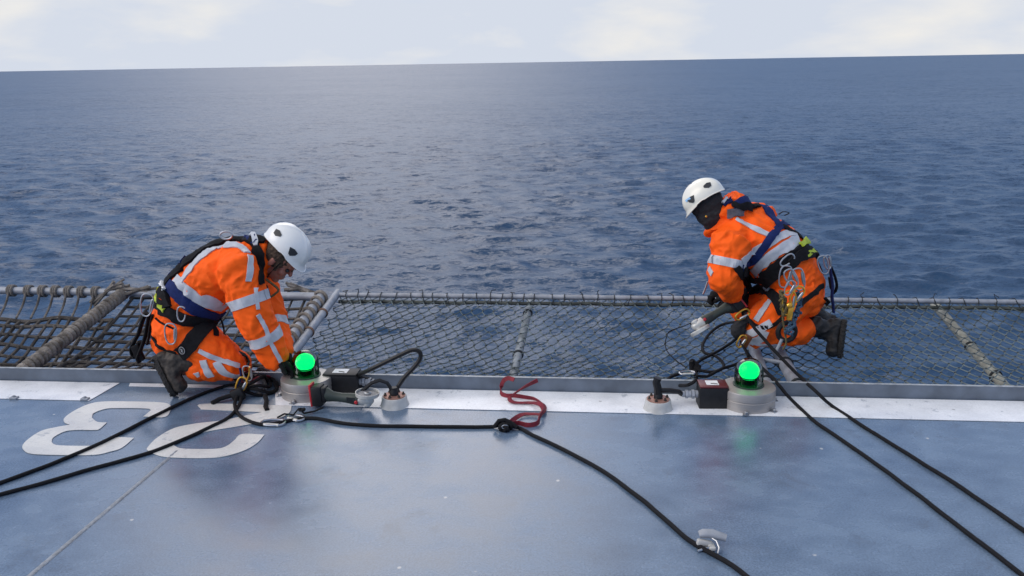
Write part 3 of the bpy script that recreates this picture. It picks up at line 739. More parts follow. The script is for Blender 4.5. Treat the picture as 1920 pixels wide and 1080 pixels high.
class Person:
    def __init__(s, loc, label):
        s.root = empty('person', loc); tag(s.root, label, 'person'); s.bvh = None
    def surface(s, *meshes):
        vs = []; fs = []
        for v, f in meshes: o = len(vs); vs += v; fs += [[i+o for i in q] for q in f]
        s.bvh = BVHTree.FromPolygons(vs, fs)
    def hit(s, px, py, ydef):
        d = ray(px, py).normalized(); h = s.bvh.ray_cast(CAM, d)
        if h[0] is None:
            p = W(px, py, ydef); h = s.bvh.find_nearest(p)
            return h[0], h[1]
        n = h[1]
        return h[0], (n if n.dot(d) < 0 else -n)
    def strap(s, name, px, width, m, ydef, off=.004, th=.004, wide=5, lift=0., parent=None):
        pts2 = crom([V((a, b, 0)) for a, b in px], 5)
        hs = [s.hit(p.x, p.y, ydef) for p in pts2]
        P = [h[0] for h in hs]; Nn = [h[1] for h in hs]
        for _ in range(3):
            P2 = P[:]; 
            for i in range(1, len(P)-1): P2[i] = (P[i-1]+P[i]*2+P[i+1])/4
            P = P2
            N2 = Nn[:]
            for i in range(1, len(P)-1): N2[i] = (Nn[i-1]+Nn[i]*2+Nn[i+1]).normalized()
            Nn = N2
        rings = []; K = len(P)
        for i in range(K):
            t = (P[min(i+1, K-1)]-P[max(i-1, 0)])
            if t.length < 1e-6: continue
            t.normalize(); n = Nn[i]; n = (n-t*n.dot(t)).normalized(); sd = t.cross(n); top = []; bot = []
            for k in range(wide):
                q = P[i]+sd*(width*(k/(wide-1)-.5)); h = s.bvh.find_nearest(q)
                if h[0] is not None and (h[0]-q).length < width*.6: b_ = h[0]; nn = h[1]; 
                else: b_ = q; nn = n
                if nn.dot(n) < .2: nn = n
                top.append(b_+nn*(off+th+lift)); bot.append(b_+nn*(off-.003+lift*.5))
            rings.append(top+bot[::-1])
        mb = MB(); mb.rings(rings); return mb.build(name, m, parent or s.root)
    def band(s, name, c, axis, width, m, rmax, hint=V((0, 1, 0)), off=.0045, n=44, tilt=None, parent=None):
        """closed strip around a limb or the trunk: rays from the inside out"""
        axis = V(axis).normalized(); e1, e2 = frame(axis, hint); K = 4; cols = []
        for k in range(n):
            a = 2*math.pi*k/n; d = e1*math.cos(a)+e2*math.sin(a); col = []
            for j in range(K):
                o_ = V(c)+axis*(width*(j/(K-1)-.5)); h = s.bvh.ray_cast(o_, d)
                col.append(None if h[0] is None or h[3] > rmax else (h[0], d))
            cols.append(col if all(col) else None)
        mb = MB(); 
        for k in range(n):
            A, B = cols[k], cols[(k+1) % n]
            if not A or not B: continue
            def ring(Cn): return [p+d*off for p, d in Cn]+[p-d*.004 for p, d in Cn[::-1]]
            mb.rings([ring(A), ring(B)])
        if mb.v:
            # weld neighbouring segments so that the strip is one sheet
            me = bpy.data.meshes.new('t'); me.from_pydata([tuple(v) for v in mb.v], [], mb.f); bm = bmesh.new(); bm.from_mesh(me)
            bmesh.ops.remove_doubles(bm, verts=bm.verts, dist=.0004); seen = {}
            for f in list(bm.faces):
                key = tuple(sorted(v.index for v in f.verts)); seen.setdefault(key, []).append(f)
            for fl in seen.values():
                if len(fl) > 1: bmesh.ops.delete(bm, geom=fl, context='FACES_ONLY')
            bm.verts.index_update(); vs = [v.co.copy() for v in bm.verts]; fs = [[v.index for v in f.verts] for f in bm.faces]; bm.free(); bpy.data.meshes.remove(me)
            return make(name, vs, fs, m, parent or s.root)

def carabiner(c, size, ang, m, tilt=0., r=.0045, gate=True, label='', open_=False, yaw=0.):
    """snap link hung at c (centre); ang = rotation in the picture plane"""
    t = empty('carabiner', c); q = Quaternion(V((0, 0, 1)), yaw) @ Quaternion(V((0, 1, 0)), ang); Lg, wd = size*.88, size*.46
    pts = []
    for k in range(28):
        a = 2*math.pi*k/28; ca, sa = math.cos(a), math.sin(a)
        x_ = math.copysign(abs(ca)**.75, ca)*wd/2*(1+.16*(sa)); z_ = math.copysign(abs(sa)**.8, sa)*Lg/2
        pts.append(c+q@V((x_, tilt*x_, z_)))
    mb = MB()
    if open_: mb.tube(pts[4:]+pts[:1], r, 8)
    else: mb.tube(pts, r, 8, closed=True)
    mb.build('frame', m, t)
    if gate:
        mb = MB(); a_, b_ = pts[24], pts[4]; mb.tube([a_.lerp(b_, .15), a_.lerp(b_, .35), a_.lerp(b_, .7), a_.lerp(b_, .85)], [r*1.1, r*1.6, r*1.6, r*1.1], 10)
        mb.build('gate', M['alu'], t)
    return tag(t, label, 'carabiner')

def seg(a, b, n, r0, r1, k=1.):
    return [(a.lerp(b, i/n), (r0+(r1-r0)*i/n)*k, (r0+(r1-r0)*i/n)) for i in range(n+1)]

# ================================================================== LEFT WORKER
YL = 4.72
P1 = Person(G(410, 722), 'worker in white helmet kneeling at the deck edge with hands at a green lamp')
hd_f = V((.64, -.10, -.72)).normalized(); hd_l = V((0.10, .99, 0)); hd_u = hd_f.cross(hd_l); hd_u.normalize(); hd_u = hd_u if hd_u.z > 0 else -hd_u; hd_l = hd_u.cross(hd_f).normalized()
hc = W(525, 484, YL-.02)
sh_n, el_n, wr_n = W(442, 500, 4.545), W(482, 605, 4.50), W(517, 672, 4.53)
sh_f, el_f, wr_f = W(475, 497, 4.92), W(508, 598, 4.86), W(532, 665, 4.66)
hip_n, kn_n, an_n = W(337, 618, 4.63), W(428, 683, 4.58), W(338, 692, 4.60)
hip_f, kn_f, an_f = W(345, 618, 4.84), W(440, 684, 4.86), W(365, 690, 4.88)
SIDE = V((0, 1, 0))
nb = W(478, 482, YL)
# --- body, one continuous skin surface
mb = MB()
mb.loft([(W(330, 618, YL), .15, .12), (W(362, 572, YL), .13, .105), (W(402, 532, YL), .155, .12), (W(440, 500, YL), .16, .11), (W(466, 486, YL), .09, .075)], SIDE)
mb.loft([(nb, .056, .06), (nb.lerp(hc-hd_f*.02, .6), .052, .056), (hc-hd_f*.02-hd_u*.02, .05, .056)], SIDE)
head_prims(mb, hc, hd_f, hd_l, hd_u)
for a, b, c_ in ((sh_n, el_n, wr_n), (sh_f, el_f, wr_f)):
    mb.loft(seg(a, b, 4, .056, .042), SIDE); mb.loft(seg(b, c_, 4, .042, .027), SIDE)
for a, b, c_ in ((hip_n, kn_n, an_n), (hip_f, kn_f, an_f)):
    mb.loft(seg(a, b, 4, .085, .058), SIDE); mb.loft(seg(b, c_, 4, .056, .038), SIDE)
hn = (wr_n, V((.80, .0, -.55)), V((0, .3, -1)), V((.2, -.9, .25)), .55)
hf = (wr_f, V((.55, -.5, -.60)), V((0, -1, -.3)), V((.4, -.2, .8)), .8)
for h_ in (hn, hf): hand_prims(mb, h_[0], h_[1], h_[2], h_[3], h_[4])
vs, fs = meld(mb, .0055, 2); make('body', vs, fs, M['skin'], P1.root)
# --- trousers
mb = MB()
mb.loft([(W(334, 630, YL), .185, .140), (W(336, 607, YL), .195, .152), (W(352, 580, YL), .185, .150)], SIDE)
mb.loft([(hip_n, .125, .145), (hip_n.lerp(kn_n, .35)+V((0, 0, .012)), .118, .135), (hip_n.lerp(kn_n, .75)+V((0, 0, .005)), .102, .112), (kn_n, .088, .092)], SIDE)
mb.loft([(kn_n, .080, .085), (kn_n.lerp(an_n, .4), .082, .082), (kn_n.lerp(an_n, .62), .078, .073)], SIDE)
mb.loft([(hip_f, .12, .135), (hip_f.lerp(kn_f, .5), .11, .115), (kn_f, .088, .095)], SIDE)
mb.loft([(kn_f, .082, .085), (an_f, .072, .07)], SIDE)
tro = meld(mb, .008, 5, wrinkle(.016, 10, 1)); make('trousers', tro[0], tro[1], M['orange'], P1.root)
# --- jacket
mb = MB()
mb.loft([(W(352, 576, YL), .205, .165), (W(370, 552, YL), .205, .170), (W(398, 523, YL), .21, .178), (W(425, 500, YL), .215, .150), (W(447, 489, YL), .19, .125), (W(468, 480, YL), .12, .098)], SIDE, 28)
mb.loft([(W(470, 482, YL), .10, .095), (W(487, 480, YL), .093, .098), (W(496, 484, YL), .086, .092)], SIDE)
plug(mb, [(W(470, 482, YL), .115, .125), (W(486, 485, YL), .110, .130), (W(502, 490, YL-.01), .098, .118), (W(503, 490, YL-.01), .085, .105)], SIDE)
mb.loft([(W(490, 515, YL-.02), .06, .04), (W(492, 530, YL-.03), .045, .03)], SIDE)
mb.loft([(sh_n+V((-.02, .06, .0)), .10, .12), (sh_n, .098, .115), (sh_n.lerp(el_n, .5), .092, .108), (el_n, .088, .098)], SIDE)
mb.loft([(el_n, .086, .094), (el_n.lerp(wr_n, .5), .080, .090), (el_n.lerp(wr_n, .92), .068, .082)], SIDE)
mb.loft([(sh_f, .10, .11), (sh_f.lerp(el_f, .5), .09, .10), (el_f, .084, .092)], SIDE)
mb.loft([(el_f, .082, .088), (el_f.lerp(wr_f, .9), .062, .066)], SIDE)
jac = meld(mb, .008, 4, wrinkle(.017, 10, 5)); J1 = make('jacket', jac[0], jac[1], M['orange'], P1.root)
P1.surface(tro, jac)
# --- gloves, boots, hair, helmet
for h_ in (hn, hf):
    mb = MB(); hand_prims(mb, h_[0], h_[1], h_[2], h_[3], h_[4], .0035); mb.loft([(h_[0]-h_[1].normalized()*.055, .040, .036), (h_[0], .036, .032)], V(h_[3]), 12)
    v_, f_ = meld(mb, .0045, 1); make('glove', v_, f_, M['glove'], P1.root)
boot(P1.root, W(334, 674, 4.545), W(290, 666, 4.53), W(330, 742, 4.525), W(356, 676, 4.57), SIDE, M['boot'])
boot(P1.root, W(350, 690, 4.88), W(318, 676, 4.90), W(352, 715, 4.88), W(375, 690, 4.88), SIDE, M['boot'])
mb = MB(); mb.ell(hc+hd_u*.020-hd_f*.016, (.098, .083, .100), hd_f, hd_u, 18); mb.ell(hc-hd_f*.055-hd_u*.045, (.045, .066, .055), hd_f, hd_u, 14)
for s_ in (-1, 1): mb.ell(hc+hd_l*(.073*s_)+hd_f*.032-hd_u*.012, (.014, .008, .040), hd_f, hd_u, 10)
for s_ in (-1, 1): mb.ell(hc+hd_l*(.030*s_)+hd_f*.103+hd_u*.012, (.006, .018, .006), hd_f, hd_u, 8)
v_, f_ = meld(mb, .006, 1, lambda p: .005*noise.noise(p*90)); make('hair', v_, f_, M['hair'], P1.root)
mb = MB()
for s_ in (-1, 1):
    mb = MB(); mb.ell(hc+hd_l*(.032*s_)+hd_f*.082-hd_u*.006, .011, hd_f, hd_u, 10); mb.build('eye', M['vent'], P1.root)
hcc = W(540, 462, YL-.02)
helmet(P1.root, hcc, hd_f, hd_l, hd_u, M['helmet'], ks=.91)
# chin strap over the cheek and under the jaw
mb = MB(); pts = []
for a in np.linspace(-.15, math.pi+.15, 22):
    pts.append(hc+hd_l*(.084*math.cos(a))+hd_f*(.030+.0*math.sin(a))-hd_u*(.0+.128*math.sin(a)))
mb.tube(pts, .0085, 8, flat=.25, hint=hd_f); mb.build('chin_strap', M['black'], P1.root)

# --- reflective tape
T = M['tape']; S = lambda nme, px, wd, m, **k: P1.strap(nme, px, wd, m, YL, **k)
S('reflective_tape', [(341, 527), (360, 500), (380, 479), (402, 466), (425, 460), (450, 461), (464, 474)], .040, T)
S('reflective_tape', [(468, 480), (469, 503), (466, 528)], .035, T)
S('reflective_tape', [(328, 523), (346, 541), (372, 560), (398, 571), (420, 577)], .062, T)
S('reflective_tape', [(375, 561), (392, 560), (410, 572)], .045, T)
P1.band('reflective_tape', sh_n.lerp(el_n, .60), el_n-sh_n, .055, T, .16)
P1.band('reflective_tape', el_n.lerp(wr_n, .38), wr_n-el_n, .055, T, .14)
P1.band('reflective_tape', el_f.lerp(wr_f, .25), wr_f-el_f, .055, T, .13)
S('reflective_tape', [(479, 540), (481, 560), (484, 580)], .020, T); S('reflective_tape', [(483, 590), (497, 613), (506, 640), (518, 662), (526, 678)], .022, T)
S('reflective_tape', [(373, 657), (395, 668), (420, 677), (448, 686)], .026, T)
S('reflective_tape', [(381, 675), (386, 690), (396, 705)], .042, T); S('reflective_tape', [(406, 678), (414, 693), (430, 703), (448, 706)], .042, T)
S('reflective_tape', [(349, 709), (361, 704), (374, 701)], .028, T)
# --- harness
B = M['black']
S('back_padding', [(497, 452), (478, 449), (456, 450), (433, 450), (409, 456), (377, 472), (350, 492), (325, 516), (312, 532)], .055, B, th=.014)
S('shoulder_strap', [(466, 450), (480, 462), (487, 484), (488, 508), (489, 532)], .048, B, th=.010)
S('blue_back_strap', [(346, 488), (332, 500), (318, 512), (308, 527)], .04, M['blue'], lift=.012)
S('blue_collar_strap', [(459, 449), (470, 446), (478, 456)], .03, M['blue'], lift=.014)
S('grey_loop', [(474, 441), (479, 452), (481, 464)], .022, T, lift=.014)
S('hip_strap', [(309, 522), (330, 549), (352, 571), (378, 586), (405, 596), (432, 603)], .068, M['blue'], th=.008)
S('waist_belt', [(290, 560), (305, 578), (328, 592), (352, 600), (380, 601), (410, 606)], .062, B, th=.016)
S('belt_patch', [(300, 540), (293, 556), (304, 572), (313, 582)], .024, M['lime'], lift=.02)
S('belt_patch', [(309, 532), (313, 545)], .018, M['label'], lift=.024)
S('belt_pouch', [(305, 545), (314, 560), (318, 577)], .05, B, th=.03)
S('leg_strap', [(392, 604), (380, 616), (366, 633), (352, 652), (338, 664)], .085, B, th=.010)
S('thigh_strap', [(284, 622), (292, 643), (308, 655), (330, 662)], .020, B)
S('strap_end', [(401, 610), (404, 620), (405, 630)], .030, B)
S('front_strip', [(424, 603), (440, 628), (458, 655), (474, 684), (480, 702)], .024, B)  # dark gap beneath the arm, painted as a black strip from the belt
ls = P1.hit(345, 655, YL); e1, e2 = frame(ls[1]); mb = MB()
mb.tube([ls[0]+ls[1]*.021+(e1*math.cos(a)+e2*math.sin(a)*1.2)*.017 for a in np.linspace(0, 6.28, 20)[:-1]], .0022, 5, closed=True)
mb.tube([ls[0]+ls[1]*.021+e2*v+e1*h for v, h in ((-.010, -.006), (0, .004), (.010, -.004))], .003, 5)
mb.tube([ls[0]+ls[1]*.021+e2*v+e1*h for v, h in ((-.010, .006), (0, -.004), (.010, .008))], .003, 5)
mb.build('round_logo', M['logo'], P1.root)
mb = MB(); a = W(424, 441, YL-.05); mb.tube([a+V((math.cos(t)*.034, 0, math.sin(t)*.022)) for t in np.linspace(0, 6.28, 18)[:-1]], .006, 8, closed=True); mb.build('back_ring', M['alu'], P1.root)
# chest lanyard (olive) and buckles
for pts, m_, r in (([(489, 520), (494, 540), (505, 556), (517, 550), (522, 543), (510, 532), (498, 523)], M['olive'], .007), ([(488, 528), (492, 545), (497, 556)], M['red'], .006), ([(497, 536), (503, 552), (500, 560)], M['black'], .012)):
    mb = MB(); mb.tube(crom([W(x, y, 4.60) for x, y in pts], .012), r, 6); mb.build('chest_cord', m_, P1.root)
mb = MB(); c = W(487, 524, 4.56); mb.tube([c+V((math.cos(t)*.016, 0, math.sin(t)*.034)) for t in np.linspace(0, 6.28, 16)[:-1]], .0045, 7, closed=True); mb.build('chest_ring', M['alu'], P1.root)

# ================================================================== RIGHT WORKER
YR = 5.08
P2 = Person(NPX(1450, 650), 'worker in warm lit white helmet and black balaclava kneeling on pipes over the wire net')
fx = V((-.93, .36, 0))
SD2 = V((.36, .93, 0))       # towards his far side
hf2 = V((-.74, .16, -.64)).normalized(); hl2 = (-SD2).normalized(); hu2 = hf2.cross(hl2).normalized(); hu2 = hu2 if hu2.z > 0 else -hu2; hl2 = hu2.cross(hf2).normalized()
hc2 = W(1325, 385, YR-.02)
s2n, e2n, w2n = W(1372, 452, 4.90), W(1357, 520, 4.86), W(1378, 558, 5.02)
s2f, e2f, w2f = W(1412, 410, 5.30), W(1388, 505, 5.36), W(1364, 549, 5.16)
h2n, k2n, a2n = W(1496, 558, 4.98), W(1415, 622, 4.95), W(1525, 620, 5.02)
h2f, k2f, a2f = W(1500, 545, 5.25), W(1398, 580, 5.30), W(1500, 585, 5.36)
nb2 = W(1362, 412, YR)
tor = [(W(1503, 548, YR), .15, .12), (W(1476, 512, YR), .13, .11), (W(1442, 470, YR), .155, .12), (W(1408, 440, YR), .16, .11), (W(1380, 424, YR), .09, .075)]
mb = MB(); mb.loft(tor, SD2)
mb.loft([(nb2, .056, .06), (hc2-hf2*.02-hu2*.02, .05, .056)], SD2); head_prims(mb, hc2, hf2, hl2, hu2, -.010, False)
for a, b, c_ in ((s2n, e2n, w2n), (s2f, e2f, w2f)):
    mb.loft(seg(a, b, 4, .056, .042), SD2); mb.loft(seg(b, c_, 4, .042, .027), SD2)
for a, b, c_ in ((h2n, k2n, a2n), (h2f, k2f, a2f)):
    mb.loft(seg(a, b, 4, .085, .058), SD2); mb.loft(seg(b, c_, 4, .056, .038), SD2)
hn2 = (w2n, V((-.45, .3, -.75)), V((0, 1, .2)), V((-.7, .1, .5)), .9)
hf2_ = (w2f, V((-.95, .0, -.05)), V((-.1, -.5, -1)), V((-.2, -1, .1)), .95)
for h_ in (hn2, hf2_): hand_prims(mb, h_[0], h_[1], h_[2], h_[3], h_[4])
vs, fs = meld(mb, .0055, 2); make('body', vs, fs, M['skin'], P2.root)
mb = MB()
mb.loft([(W(1510, 556, YR), .175, .115), (W(1503, 543, YR), .19, .148), (W(1490, 522, YR), .18, .155)], SD2)
mb.loft([(h2n+V((0, 0, .03)), .125, .13), (h2n.lerp(k2n, .4)+V((0, 0, .02)), .118, .130), (h2n.lerp(k2n, .8), .105, .115), (k2n, .092, .098)], SD2)
mb.loft([(k2n, .088, .092), (k2n.lerp(a2n, .45), .082, .084), (k2n.lerp(a2n, .78), .085, .086)], SD2)
mb.loft([(h2f, .12, .135), (h2f.lerp(k2f, .5), .11, .12), (k2f, .09, .10)], SD2)
mb.loft([(k2f, .082, .085), (k2f.lerp(a2f, .5), .075, .075)], SD2)
tro = meld(mb, .008, 5, wrinkle(.016, 10, 11)); make('trousers', tro[0], tro[1], M['orange'], P2.root)
mb = MB()
mb.loft([(W(1488, 520, YR), .20, .165), (W(1474, 503, YR), .205, .175), (W(1447, 472, YR), .215, .180), (W(1415, 443, YR), .215, .165), (W(1393, 428, YR), .185, .135), (W(1375, 416, YR), .12, .10)], SD2, 28)
mb.loft([(W(1374, 416, YR), .10, .098), (W(1360, 405, YR), .093, .100), (W(1351, 400, YR), .085, .098)], SD2)
plug(mb, [(W(1378, 414, YR), .115, .135), (W(1363, 402, YR), .112, .150), (W(1348, 392, YR), .105, .138), (W(1347, 391, YR), .09, .122)], SD2)
mb.loft([(W(1347, 418, YR), .075, .05), (W(1331, 437, YR-.02), .045, .03)], SD2)
mb.loft([(W(1412, 398, YR+.06), .10, .05), (W(1440, 402, YR+.05), .085, .05)], SD2)
mb.loft([(s2n+V((.03, .06, .0)), .10, .13), (s2n, .10, .122), (s2n.lerp(e2n, .5), .094, .106), (e2n, .088, .095)], SD2)
mb.loft([(e2n, .085, .088), (e2n.lerp(w2n, .7), .070, .072)], SD2)
mb.loft([(s2f, .10, .11), (s2f.lerp(e2f, .5), .09, .10), (e2f, .084, .09)], SD2)
mb.loft([(e2f, .08, .086), (e2f.lerp(w2f, .85), .062, .066)], SD2)
jac = meld(mb, .008, 4, wrinkle(.017, 10, 17)); make('jacket', jac[0], jac[1], M['orange'], P2.root)
P2.surface(tro, jac)
for h_ in (hn2, hf2_):
    mb = MB(); hand_prims(mb, h_[0], h_[1], h_[2], h_[3], h_[4], .0045); mb.loft([(h_[0]-V(h_[1]).normalized()*.05, .042, .038), (h_[0], .036, .032)], V(h_[3]), 12)
    v_, f_ = meld(mb, .0045, 1); make('glove', v_, f_, M['glove'], P2.root)
boot(P2.root, W(1552, 618, 5.02), W(1583, 598, 4.99), W(1574, 672, 4.96), W(1528, 612, 5.02), SD2, M['boot2'])
boot(P2.root, W(1532, 588, 5.34), W(1562, 590, 5.34), W(1552, 640, 5.30), W(1490, 585, 5.36), SD2, M['boot2'])
mb = MB(); head_prims(mb, hc2, hf2, hl2, hu2, .007, False)
mb.loft([(nb2, .066, .062), (hc2-hf2*.02-hu2*.04, .064, .062)], SD2)
v_, f_ = meld(mb, .0055, 2, wrinkle(.004, 22, 2)); make('balaclava', v_, f_, M['fleece'], P2.root)
hcc2 = W(1317.5, 371, YR-.02)
helmet(P2.root, hcc2, hf2, hl2, hu2, M['helmet2'], True, ks=.84)
mb = MB(); c = W(1324, 406, 4.965); mb.ell(c, (.007, .005, .007)); mb.build('strap_buckle', M['gold'], P2.root)
S = lambda nme, px, wd, m, **k: P2.strap(nme, px, wd, m, YR, **k)
S('reflective_tape', [(1380, 410), (1400, 421), (1422, 432), (1441, 441)], .036, T)
S('reflective_tape', [(1392, 491), (1405, 478), (1425, 465), (1450, 452), (1470, 439), (1490, 436)], .046, T)
S('reflective_tape', [(1413, 512), (1430, 494), (1447, 478), (1470, 464), (1497, 449)], .066, T)
P2.band('reflective_tape', s2n.lerp(e2n, .58), e2n-s2n, .050, T, .15, SD2)
S('reflective_tape', [(1330, 503), (1336, 514)], .03, T)
S('reflective_tape', [(1445, 563), (1432, 580), (1417, 601)], .034, T)
S('reflective_tape', [(1397, 628), (1420, 620), (1446, 604)], .045, T)
S('reflective_tape', [(1408, 640), (1427, 636), (1434, 620)], .05, T)
S('reflective_tape', [(1400, 640), (1430, 646), (1462, 647)], .02, T)
S('shoulder_strap', [(1375, 388), (1385, 380), (1405, 374), (1424, 382), (1441, 398), (1454, 414), (1464, 428)], .048, M['blue'], th=.007)
S('shoulder_strap', [(1478, 414), (1464, 422), (1452, 436), (1437, 456), (1425, 474), (1410, 490), (1391, 503)], .046, M['blue'], th=.007)
S('collar_patch', [(1358, 388), (1366, 378), (1374, 376)], .045, M['blue'], lift=.012)
S('grey_collar_stripe', [(1354, 384), (1362, 375)], .018, T, lift=.02)
S('black_yoke', [(1372, 384), (1390, 388), (1408, 389), (1424, 388)], .032, B, lift=.014)
S('hood_lining', [(1364, 401), (1378, 398), (1394, 396)], .055, M['greyfleece'], lift=.004)
S('back_cord', [(1466, 424), (1482, 432), (1500, 443), (1517, 453), (1526, 462)], .024, B, th=.008)
mb = MB(); mb.tube(crom([W(1460, 402, 5.1), W(1468, 397, 5.1), W(1480, 399, 5.1), W(1471, 404, 5.1)], .01), .009, 6, flat=.3); mb.build('strap_tail', B, P2.root)
S('waist_belt', [(1418, 540), (1440, 520), (1458, 503), (1478, 487), (1500, 474), (1522, 466), (1540, 468)], .090, B, th=.016)
S('belt_pad', [(1476, 494), (1492, 483), (1512, 473), (1532, 470)], .070, B, th=.02, lift=.008)
S('belt_patch', [(1497, 461), (1512, 452)], .030, M['lime'], lift=.024)
S('belt_patch', [(1505, 479), (1529, 471)], .026, M['lime'], lift=.024)
S('front_strip', [(1380, 500), (1390, 520), (1400, 545), (1396, 575), (1398, 590)], .040, B, th=.010)
S('buckle_plate', [(1393, 507), (1410, 530)], .050, B, th=.018)
S('red_buckle', [(1400, 511), (1409, 519)], .040, M['redplastic'], lift=.02)
S('thigh_strap', [(1404, 548), (1425, 543), (1442, 545), (1456, 562), (1466, 588)], .055, B, th=.010)
S('strap_buckle', [(1436, 538), (1446, 543)], .045, M['galv'], lift=.016)
S('leg_strap', [(1541, 486), (1548, 512), (1545, 530), (1528, 548), (1512, 560), (1500, 572)], .030, B)
S('leg_strap', [(1397, 582), (1403, 598), (1415, 611), (1440, 614), (1459, 603), (1468, 594)], .022, B)
S('inner_strap', [(1384, 600), (1392, 612), (1405, 640)], .020, B)
# ------------------------------------------------------------------ perimeter lamps
def lamp(c):
    t = empty('perimeter_light', c); r = .143
    mb = MB(); mb.lathe(c, [(r*.96, .0), (r, .004), (r, .054), (r*.985, .056), (r*.985, .060), (r, .062), (r, .100), (r*.985, .106), (r*.70, .112), (r*.60, .114), (.06, .115)], 56)
    h = mb.build('housing', M['housing'], t)
    for k in range(6):
        mb = MB(); a = math.radians(k*60+12); q = c+V((math.cos(a), math.sin(a), 0))*(r+.013)
        mb.box(q+V((0, 0, .006)), (.034, .030, .006), V((math.cos(a), math.sin(a), 0))); mb.lathe(q+V((.003, 0, .008)), [(.011, 0), (.011, .011), (.007, .015)], 6)
        mb.build('mounting_bolt', M['alu'], t)
    mb = MB(); mb.lathe(c, [(.082, .110), (.082, .119), (.078, .121)], 40); mb.build('dome_collar', M['inner'], t)
    R = .075; prof = [(R, .118), (R*1.005, .150), (R, .190)]+[(R*math.cos(a), .190+R*.98*math.sin(a)) for a in np.linspace(.12, 1.56, 12)]
    prof2 = [(q-.003 if q > .004 else .0005, h_-.003) for q, h_ in prof][::-1]
    mb = MB(); mb.lathe(c, prof+prof2, 40); mb.build('dome', M['dome'], t)
    mb = MB(); mb.lathe(c, [(.030, .116), (.030, .150), (.038, .152), (.040, .160)], 24); mb.build('lamp_holder', M['inner'], t)
    mb = MB(); mb.ell(c+V((0, 0, .192)), (.054, .054, .050), n=28); mb.lathe(c, [(.036, .150), (.040, .172)], 24); mb.build('glowing_bulb', M['glow'], t)
    return t
def base_c(px, py_front, r=.143): return G(px, py_front)+V((0, r, 0))
lampR = base_c(1415, 778); L1 = lamp(lampR)
tag(L1, 'green domed lamp on round metal housing beside the box with dark red lid', 'deck light', 'green lamps on the deck edge')
lampL = base_c(566, 757); L2 = copy_tree(L1, lampL)
tag(L2, 'green domed lamp on a round grey metal housing touched by the left worker', 'deck light', 'green lamps on the deck edge')

# ------------------------------------------------------------------ junction boxes and cable stubs
def jbox(c, X, size, top, label, glands):
    t = empty('junction_box', c); w_, d_, h_ = size; X = V(X).normalized()
    mb = MB(); mb.box(c+V((0, 0, h_*.5)), (w_, d_, h_), X, bev=.006)
    for sx in (-1, 1):
        for sy in (-1, 1): mb.lathe(c+X*(sx*(w_/2-.012))+V((-X.y, X.x, 0))*(sy*(d_/2-.012))+V((0, 0, h_-.002)), [(.006, 0), (.006, .007), (.004, .008)], 8)
    mb.build('box_body', M['rubber'], t)
    mb = MB(); mb.box(c+V((0, 0, h_+.005)), (w_*.97, d_*.97, .010), X, bev=.004); ld = mb.build('lid', top, t)
    mb = MB(); mb.box(c+X*(-.005)+V((0, 0, h_+.0115)), (w_*.42, d_*.55, .0018), X); mb.build('label', M['label'], ld, smooth=False)
    mb = MB(); mb.tube([c+X*(-.01)+V((-.005, -d_*.1, h_+.0135)), c+X*.02+V((0, -d_*.2, h_+.0135))], .0025, 4); mb.build('label_scuff', M['rubber'], ld)
    # cable gland
    g = c-X*(w_/2)+V((0, 0, h_*.55)) if glands < 0 else c+X*(w_/2)+V((0, 0, h_*.55)); dr = -X if glands < 0 else X
    mb = MB()
    for a, r in ((0, .020), (.018, .025), (.036, .019), (.052, .023), (.070, .016)):
        mb.tube([g+dr*a, g+dr*(a+.015)], r, 6 if r > .022 else 14)
    mb.build('cable_gland', M['galv'], t)
    return tag(t, label, 'junction box'), g+dr*.085
bR = G(1340, 769)+V((0, .065, 0))
_, gR = jbox(bR, (1, -.05, 0), (.155, .115, .118), M['darkred'], 'black box with dark red lid and white label beside the right lamp housing', -1)
bL = G(636, 748)+V((0, .12, .0))
_, gL = jbox(bL, (1, -.10, 0), (.20, .115, .110), M['rubber'], 'black box with white label behind the angle grinder beside the left lamp', 1)
# clips that join lamp and box
def stub(c, label):
    t = empty('cable_stub', c)
    mb = MB(); mb.lathe(c, [(.080, 0), (.076, .010), (.070, .030), (.068, .052), (.066, .055)], 36); mb.build('base_cone', M['stub'], t)
    mb = MB(); mb.lathe(c, [(.060, .053), (.060, .060), (.045, .062)], 32); mb.build('copper_flange', M['copper'], t)
    mb = MB()
    for k in range(6):
        a = math.radians(k*60+8); mb.lathe(c+V((math.cos(a)*.049, math.sin(a)*.049, .058)), [(.0085, 0), (.0085, .009), (.005, .010), (.005, .018), (.0005, .018)], 6)
    mb.build('flange_bolts', M['boot'], t)
    mb = MB(); mb.lathe(c, [(.024, .056), (.024, .080), (.018, .090), (.018, .105)], 16); mb.build('cable_gland', M['rubber'], t)
    return tag(t, label, 'cable stub', 'cream cable stubs with copper flanges')
sR = G(1238, 777)+V((0, .075, 0)); stub(sR, 'cream round cable stub with copper flange left of the dark red lidded box')
sL = G(737, 770)+V((0, .075, 0)); stub(sL, 'cream round cable stub with copper flange right of the angle grinder')
def rope(name, pts, r, m, label, cat='rope', step=.03, flat=None, group=None, sides=8):
    P = crom(pts, step)
    if name == 'deck_rope':
        P = [p+V((noise.noise(p*7), noise.noise(p*7+V((9, 0, 0))), 0))*.004 for p in P]; r = [r*(1+.07*noise.noise(p*25)) for p in P]
    mb = MB(); mb.tube(P, r, sides, flat=flat); return tag(mb.build(name, m), label, cat, group)
